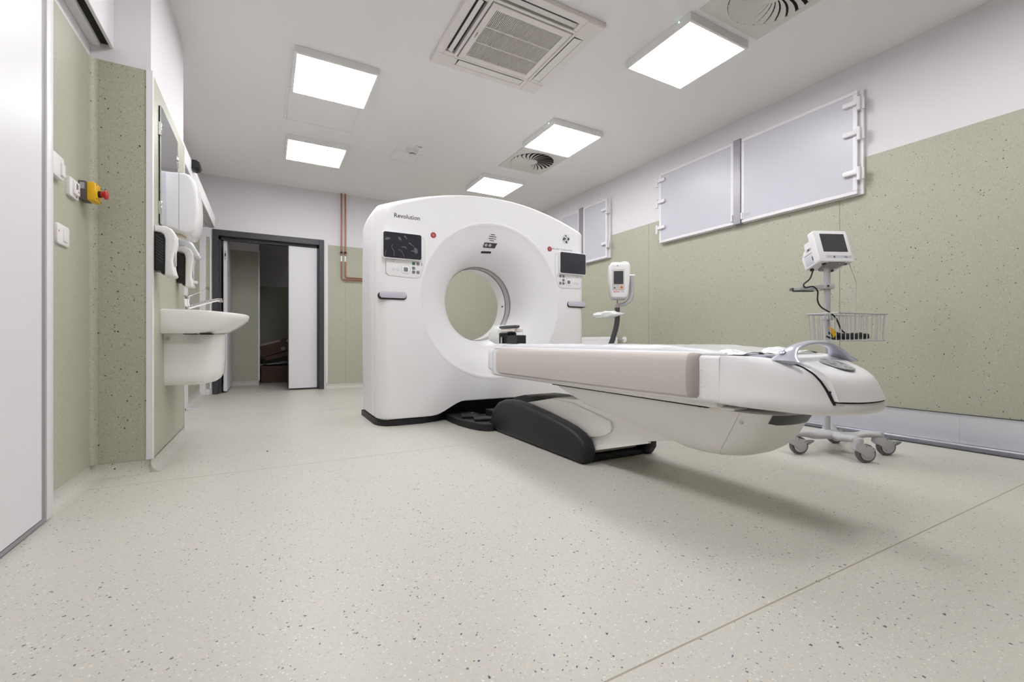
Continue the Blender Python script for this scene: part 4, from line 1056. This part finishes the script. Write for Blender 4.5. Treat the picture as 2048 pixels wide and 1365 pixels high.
# wire basket
c0 = Vector((2.675, 1.248, 0)); e1 = Vector((.365, -.060, 0)); e2 = Vector((.018, .165, 0))
zt, zl = .802, .653
bk_ = B()
def loop(z, g=0.0, r=.0028):
    cen = c0 + (e1 + e2) / 2; P = [c0, c0 + e1, c0 + e1 + e2, c0 + e2]; P = [cen + (p - cen) * (1 + g) for p in P]
    for i in range(4):
        a, c = P[i], P[(i + 1) % 4]; bk_.tube([(a.x, a.y, z), (c.x, c.y, z)], r, 6)
loop(zt, .05, .0042); loop(zl, 0, .0028)
ba = obj('basket', bk_, 'ltgrey', ms, 'grey wire basket')
def wires(a, c, n, g=.0):
    for k in range(n):
        p = a.lerp(c, (k + .5) / n); cen = c0 + (e1 + e2) / 2; q = cen + (p - cen) * 1.045
        obj('wire', B().tube([(q.x, q.y, zt), (p.x, p.y, zl)], .0022, 5), 'ltgrey', ba)
wires(c0, c0 + e1, 11); wires(c0 + e2, c0 + e1 + e2, 11); wires(c0, c0 + e2, 6); wires(c0 + e1, c0 + e1 + e2, 6)
for k in range(6):
    p = c0 + e1 * (k + .5) / 6; q = p + e2
    obj('floor_wire', B().tube([(p.x, p.y, zl), (q.x, q.y, zl)], .0016, 5), 'ltgrey', ba)
obj('basket_hook', B().box(PX - .03, PX + .03, PY - .022, PY + .022, .776, .800, .003, 1), 'ltgrey', ms)
# black cable coil with yellow tag in the basket
cc = thing('cable_coil', (2.86, 1.30, .66), 'black coiled mains cable with a yellow tag lying in the wire basket', 'cable')
cb = B(); rnd = random.Random(3)
d1 = e1.normalized(); d2 = e2.normalized()
for k in range(9):
    o_ = c0 + e1 * .52 + e2 * (.25 + .06 * k); L2 = .115 + rnd.uniform(-.012, .012); z_ = .664 + .006 * (k % 4) + rnd.uniform(0, .004); W2 = .012 + rnd.uniform(0, .010)
    P = []
    for i in range(16):
        a = 2 * pi * i / 16; p = o_ + d1 * (L2 * cos(a)) + d2 * (W2 * sin(a)) ; P.append((p.x, p.y, z_ + .014 * abs(cos(a)) ** 2 * (1 if cos(a) < 0 else .6) + .004 * sin(3 * a)))
    cb.tube(P, .0042, 6, closed=True)
obj('coils', cb, 'black', cc)
p = c0 + e1 * .70 + e2 * .35
obj('tie', B().box(-.032, .032, -.03, .03, .662, .694, .008, 2, frame(d1, d2, (0, 0, 1), (p.x, p.y, 0))), 'black', cc)
run = bez([tuple(FM @ Vector((-.075, -.105, -.10))), at_pole(-.115, 1.02, .02), at_pole(-.158, .985, .03), at_pole(-.150, .965, .035), at_pole(-.105, .972, .03), at_pole(-.080, .945, .035), at_pole(-.080, .89, .035), at_pole(-.062, .85, .04), at_pole(-.018, .815, .055), at_pole(.012, .78, .06), at_pole(.035, .715, .07), at_pole(.055, .690, .09)], 5)
obj('lead', B().tube(run, .0042, 8), 'black', cc)
tg = c0 + e1 * .20 + e2 * .45
obj('tag', B().prism([(-.036, .052), (-.004, .042), (.026, .020), (.010, .004), (-.006, -.012), (-.020, .022)], 0, .0015, frame(d1, (0, .12, .99), (0, -.99, .12), (tg.x, tg.y, .680))), 'yellow', cc, 'yellow paper tag')
gl = thing('sensor_lead', (3.02, 1.34, .75), 'thin pale grey lead hanging from the monitor into the basket', 'cable')
obj('lead', B().tube(bez([tuple(FM @ Vector((.098, -.098, -.03))), at_pole(.128, 1.055, .03), at_pole(.148, 1.0, .03), at_pole(.150, .94, .03), at_pole(.138, .86, .04), at_pole(.130, .78, .05), at_pole(.125, .72, .05), at_pole(.112, .668, .06)], 5), .0022, 6), 'ltgrey', gl)

# ------------------------------------------------------------------ washbasin corner
wb_ = thing('washbasin', (XP, 3.28, .69), 'white porcelain washbasin with half pedestal on the left pier', 'washbasin')
BY, BH = 3.275, .255
def dshape(z, dep, hw, e=2.3, n=22, x0=XP + .004):
    pts = []
    st_ = .42                                               # straight part of the flank
    pts.append((x0, BY - hw, z))
    for i in range(n + 1):
        a = -pi / 2 + pi * i / n; c_, s_ = cos(a), sin(a)
        pts.append((x0 + dep * st_ + dep * (1 - st_) * abs(c_) ** (2 / e), BY + hw * (1 if s_ >= 0 else -1) * abs(s_) ** (2 / e), z))
    pts.append((x0, BY + hw, z)); return pts
def tilt(r): return [(x, y, z - max(0, (x - XP - .18)) * .055 * (1 if z > .78 else .0)) for x, y, z in r]
sink = [dshape(.692, .235, .225), dshape(.693, .265, .235), dshape(.702, .300, .243), dshape(.725, .340, .249), dshape(.755, .376, .253), dshape(.79, .400, BH), dshape(.815, .406, BH), dshape(.824, .402, .252), dshape(.826, .392, .246)]
inn = [[(max(x, XP + .10), y, z) for x, y, z in dshape(z_, d_, h_)] for z_, d_, h_ in ((.825, .378, .232), (.812, .366, .222), (.76, .32, .19), (.72, .26, .14), (.708, .22, .09))]
obj('bowl', B().loft([tilt(r) for r in sink + inn]), 'porc', wb_, smooth=50)
shp = []
for (z, dep, hw) in ((.398, .17, .12), (.400, .20, .135), (.408, .23, .147), (.425, .255, .155), (.46, .272, .16), (.55, .279, .163), (.68, .281, .165), (.691, .280, .164)):
    shp.append(dshape(z, dep, hw, 2.8))
obj('half_pedestal', B().loft(shp), 'porc', wb_, smooth=50)
obj('overflow_slot', B().box(XP + .10, XP + .165, BY - .232, BY - .16, .6885, .693).box(XP + .175, XP + .235, BY - .230, BY - .15, .6885, .693), 'blackmat', wb_)
obj('fixing_bolt', B().lathe([(.010, 0), (.009, .004)], 12, frame((1, 0, 0), (0, 0, 1), (0, -1, 0), (XP + .022, BY - .165, .665))), 'alu', wb_)
tp = obj('tap', B().lathe([(.024, .826), (.024, .832), (.019, .836), (.0185, .895), (.022, .900), (.020, .918), (.008, .922)], 20, Matrix.Translation((-.425, BY - .02, 0))), 'chrome', wb_)
obj('spout', B().tube(bez([(-.415, BY - .02, .850), (-.36, BY - .02, .872), (-.29, BY - .02, .897), (-.262, BY - .02, .903), (-.243, BY - .02, .903)], 5), [.011] * 10 + [.010] * 11, 12).tube([(-.250, BY - .02, .902), (-.250, BY - .02, .888)], .010, 12), 'chrome', tp)
obj('lever', B().tube(bez([(-.432, BY - .02, .912), (-.40, BY - .02, .925), (-.35, BY - .02, .950), (-.322, BY - .02, .967)], 5), [.009] * 6 + [.0045] * 10, 10, flat=.6).lathe([(.011, -.004), (.011, .004)], 16, frame((1, 0, 0), (0, 0, 1), (0, -1, 0), (-.318, BY - .02, .970))), 'chrome', tp)

mr_ = thing('wall_mirror', (XP, 3.2, 1.26), 'frameless rectangular wall mirror on the pier above the washbasin', 'mirror')
obj('glass', B().box(XP + .010, XP + .015, 2.975, 3.475, 1.275, 1.905), 'mirror', mr_)
obj('backing', B().box(XP + .004, XP + .0098, 2.977, 3.473, 1.277, 1.903), 'black', mr_)
for (y, z) in ((2.972, 1.78), (3.478, 1.78), (2.972, 1.36), (3.478, 1.36)):
    obj('clip', B().box(XP + .004, XP + .019, y - .006, y + .006, z - .035, z + .035, .002, 1), 'chrome', mr_)

td = thing('towel_dispenser', (XP, 3.22, 1.25), 'glossy white paper towel dispenser in front of the mirror', 'towel dispenser')
tp_ = [(XP + .004, 1.600), (XP + .10, 1.607), (-.388, 1.600), (-.364, 1.565), (-.353, 1.50), (-.349, 1.42), (-.352, 1.34), (-.362, 1.292), (-.380, 1.262), (-.410, 1.255), (XP + .03, 1.283), (XP + .004, 1.285)]
FXZ = frame((1, 0, 0), (0, 0, 1), (0, -1, 0))
obj('cover', B().prism(tp_, -3.36, -3.105, FXZ, .018, 4, True), 'dispw', td)
obj('cover_joint', B().box(XP + .072, XP + .0745, 3.1035, 3.1065, 1.285, 1.60), 'faint', td)
obj('label', B().prism([(-.026, -.05), (-.010, -.012), (-.028, .018), (-.006, .016), (.010, .050), (.014, .014), (.030, .010), (.012, -.012), (.020, -.05), (-.002, -.026)][::-1], -.001, .0022, frame((.928, 0, -.371), (0, -1, 0), (-.371, 0, -.928), (-.440, 3.20, 1.2670))), 'amber', td, 'amber cross shaped sticker underneath')

def soap(y, dz, label, lever):
    t = thing('soap_dispenser', (XP, y, 1.0 + dz), label, 'soap dispenser', 'wall soap dispensers')
    z = lambda v: v + dz
    # black back tank with white hood
    obj('tank', B().prism([(XP + .004, z(1.030)), (XP + .034, z(1.028)), (XP + .036, z(1.014)), (XP + .050, z(1.014)), (XP + .052, z(1.205)), (XP + .046, z(1.212)), (XP + .004, z(1.222))], -(y + .045), -(y - .045), FXZ, .003, 1, True), 'black', t)
    rb = B()
    for k in range(9):
        zz = z(1.080 + .0145 * k); rb.prism([(XP + .014, zz + .010), (XP + .042, zz - .012), (XP + .042, zz - .008), (XP + .014, zz + .014)], 0, .0022, frame((1, 0, 0), (0, 0, 1), (0, -1, 0), (0, y - .0445, 0)))
    obj('tank_ribs', rb, 'dkgrey', t, smooth=0)
    hood = [(XP + .006, z(1.226)), (XP + .006, z(1.258)), (XP + .054, z(1.258)), (XP + .078, z(1.246)), (XP + .093, z(1.218)), (XP + .095, z(1.180)), (XP + .086, z(1.130)), (XP + .081, z(1.085)), (XP + .086, z(1.040)), (XP + .094, z(1.008)), (XP + .088, z(1.001)), (XP + .050, z(1.003)), (XP + .052, z(1.19)), (XP + .046, z(1.215)), (XP + .034, z(1.224))]
    obj('hood', B().prism(hood, -(y + .052), -(y - .052), FXZ, .008, 3, True), 'soapw', t)
    obj('window', B().box(XP + .082, XP + .092, y - .012, y + .012, z(1.06), z(1.13), .003, 1), 'ltgrey', t)
    if lever:
        lp = [(-.506, 1.280), (-.500, 1.298), (-.453, 1.302), (-.422, 1.280), (-.396, 1.232), (-.381, 1.201), (-.385, 1.187), (-.406, 1.190), (-.437, 1.216), (-.463, 1.242), (-.506, 1.252)]
        obj('elbow_lever', B().prism(lp, -(y + .046), -(y - .046), FXZ, .012, 3, True), 'lever', t, 'pale grey elbow lever')
        obj('lever_arm', B().prism([(-.50, 1.25), (-.47, 1.24), (-.43, 1.215), (-.46, 1.175), (-.50, 1.165)], -(y + .030), -(y - .030), FXZ, .006, 2, True), 'soapw', t)
        obj('nozzle', B().box(XP + .080, XP + .112, y - .014, y + .014, z(1.03), z(1.048), .005, 2), 'soapw', t)
    return t
soap(2.897, -.018, 'soap dispenser nearest the camera, black back and white hood', False)
soap(3.540, -.005, 'soap dispenser with pale elbow lever, just above the tap', True)

# fittings on the recess wall
es = thing('emergency_stop', (XL, 2.70, 1.27), 'yellow emergency stop box with red mushroom button on the left wall', 'emergency button')
obj('box', B().box(XL + .005, -.708, 2.655, 2.735, 1.284, 1.366, .002, 1), 'taupe', es)
obj('lid', B().box(-.708, -.676, 2.655, 2.735, 1.282, 1.366, .007, 2), 'yellow', es)
obj('label', B().box(-.730, -.714, 2.6540, 2.6552, 1.330, 1.358), 'faint', es)
obj('button', B().lathe([(.012, 0), (.012, .012)], 18, F_left(-.677, 2.695, 1.322)).lathe([(.014, .008), (.013, .018), (.0195, .022), (.021, .029), (.016, .033), (.0, .034)], 20, F_left(-.677, 2.695, 1.322), False), 'estop_red', es, 'red mushroom button')
obj('button_collar', B().lathe([(.015, 0), (.015, .009)], 18, F_left(-.676, 2.695, 1.322)), 'black', es)
for (y, z) in ((2.665, 1.356), (2.725, 1.356), (2.665, 1.292), (2.725, 1.292)): obj('screw', B().lathe([(.004, 0), (.004, .001)], 8, F_left(-.676, y, z)), 'taupe', es)
def plate(name, y0, y1, z0, z1, d, label, cat, r=.008):
    t = thing(name, (XL, (y0 + y1) / 2, z0), label, cat)
    obj('cover_plate', B().prism(rrect((y0 + y1) / 2, (z0 + z1) / 2, y1 - y0, z1 - z0, r), .004, d, F_left(XL), .003, 2), 'soapw', t)
    return t
s1 = plate('key_switch', 2.518, 2.618, 1.262, 1.342, .018, 'white control plate with dark symbols left of the emergency stop', 'switch')
obj('raised_field', B().prism(rrect(2.577, 1.306, .062, .056, .004), .017, .025, F_left(XL), .002), 'soapw', s1)
obj('symbols', B().box(XL + .025, XL + .0258, 2.567, 2.575, 1.300, 1.326).box(XL + .025, XL + .0258, 2.581, 2.585, 1.303, 1.323).box(XL + .025, XL + .0258, 2.589, 2.595, 1.29, 1.296).box(XL + .018, XL + .019, 2.585, 2.593, 1.268, 1.274), 'ink', s1)
s2_ = plate('light_switch', 2.405, 2.528, 1.040, 1.122, .014, 'white light switch low on the left wall beside the sliding door', 'switch', .014)
obj('rocker', B().prism(rrect(2.482, 1.081, .044, .050, .003), .0135, .018, F_left(XL), .002), 'soapw', s2_)
obj('symbol', B().box(XL + .014, XL + .0148, 2.415, 2.421, 1.086, 1.094), 'red', s2_)
s3_ = plate('wall_socket', 2.335, 2.440, 1.292, 1.382, .024, 'translucent white socket cover highest on the left wall, half hidden by the door', 'socket', .012)
obj('lid', B().prism(rrect(2.415, 1.330, .030, .050, .004), .023, .031, F_left(XL), .003), 'soapw', s3_)

# copper pipes on the back wall
def pipe(x, zend, ylev, label):
    t = thing('copper_pipe', (x, YB, zend), label, 'pipe', 'copper pipes by the dark door')
    y = YB - .035
    obj('run', B().tube([(x, y, CEIL - .001), (x, y, zend + .03), (x + .006, y, zend + .010), (x + .03, y, zend), (x + 1.1, y, zend)], .0095, 10), 'copper', t)
    obj('clamp', B().tube([(x, y, 1.862), (x, y, 1.886)], .016, 14).box(x - .006, x + .006, y, YB - .005, 1.866, 1.882), 'black', t)
    obj('clamp_screw', B().tube([(x - .034, y, 1.874), (x + .034, y, 1.874)], .006, 8), 'ltgrey', t)
    obj('label', B().tube([(x, y, 1.75), (x, y, 1.825)], .0102, 12), 'white', t, 'white printed band')
    return t
pipe(.893, 1.500, 0, 'left one of the two copper pipes, bending lower')
pipe(.944, 1.530, 0, 'right one of the two copper pipes, bending higher')

# cartons in the dark storage room
cb1 = thing('cardboard_box', (.25, 8.2, 0), 'long brown carton on the floor of the dark room', 'cardboard box')
obj('carton', B().box(-.085, .62, 7.95, 8.45, .0, .265, .004, 1), 'card', cb1)
fl = thing('plastic_film', (.25, 8.2, .27), 'crumpled grey plastic film lying on the long carton', 'plastic film')
rows = []; rnd = random.Random(8)
for i in range(12):
    u = i / 11; rows.append([(-.10 + .72 * u, 7.93 + .50 * v, .268 + .10 * u * (1 - abs(v - .4)) * 1.0 + rnd.uniform(0, .022)) for v in (0, .2, .4, .6, .8, 1)])
obj('sheet', B().loft(rows, False, False, closed=False), 'film', fl, smooth=0)
mb = Matrix.Translation((.02, 8.0, .39)) @ Matrix.Rotation(radians(-15), 4, 'Y')
cb2 = thing('cardboard_box', (.25, 8.2, .36), 'flat brown carton tilted on the plastic film', 'cardboard box')
obj('carton', B().box(-.055, .62, 0, .40, -.035, .030, .003, 1, mb), 'card', cb2)
cb3 = thing('cardboard_box', (.25, 8.2, .45), 'taped brown carton tilted on top of the pile in the dark room', 'cardboard box')
obj('carton', B().box(-.045, .62, .0, .38, .036, .235, .003, 1, mb @ Matrix.Translation((-.03, 0, 0)) @ Matrix.Rotation(radians(-1), 4, 'Y')), 'card', cb3)
obj('tape', B().box(-.06, .24, -.0015, .0, .205, .236, 0, 1, mb @ Matrix.Translation((-.015, 0, 0))).box(.20, .26, -.002, .0, .06, .115, 0, 1, mb @ Matrix.Translation((.0, 0, 0))), 'tape', cb3)
obj('label', B().box(-.04, .04, -.0025, 0, -.04, .04, 0, 1, mb @ Matrix.Translation((.36, 0, .185)) @ Matrix.Rotation(radians(55), 4, 'Y')), 'faint', cb3)
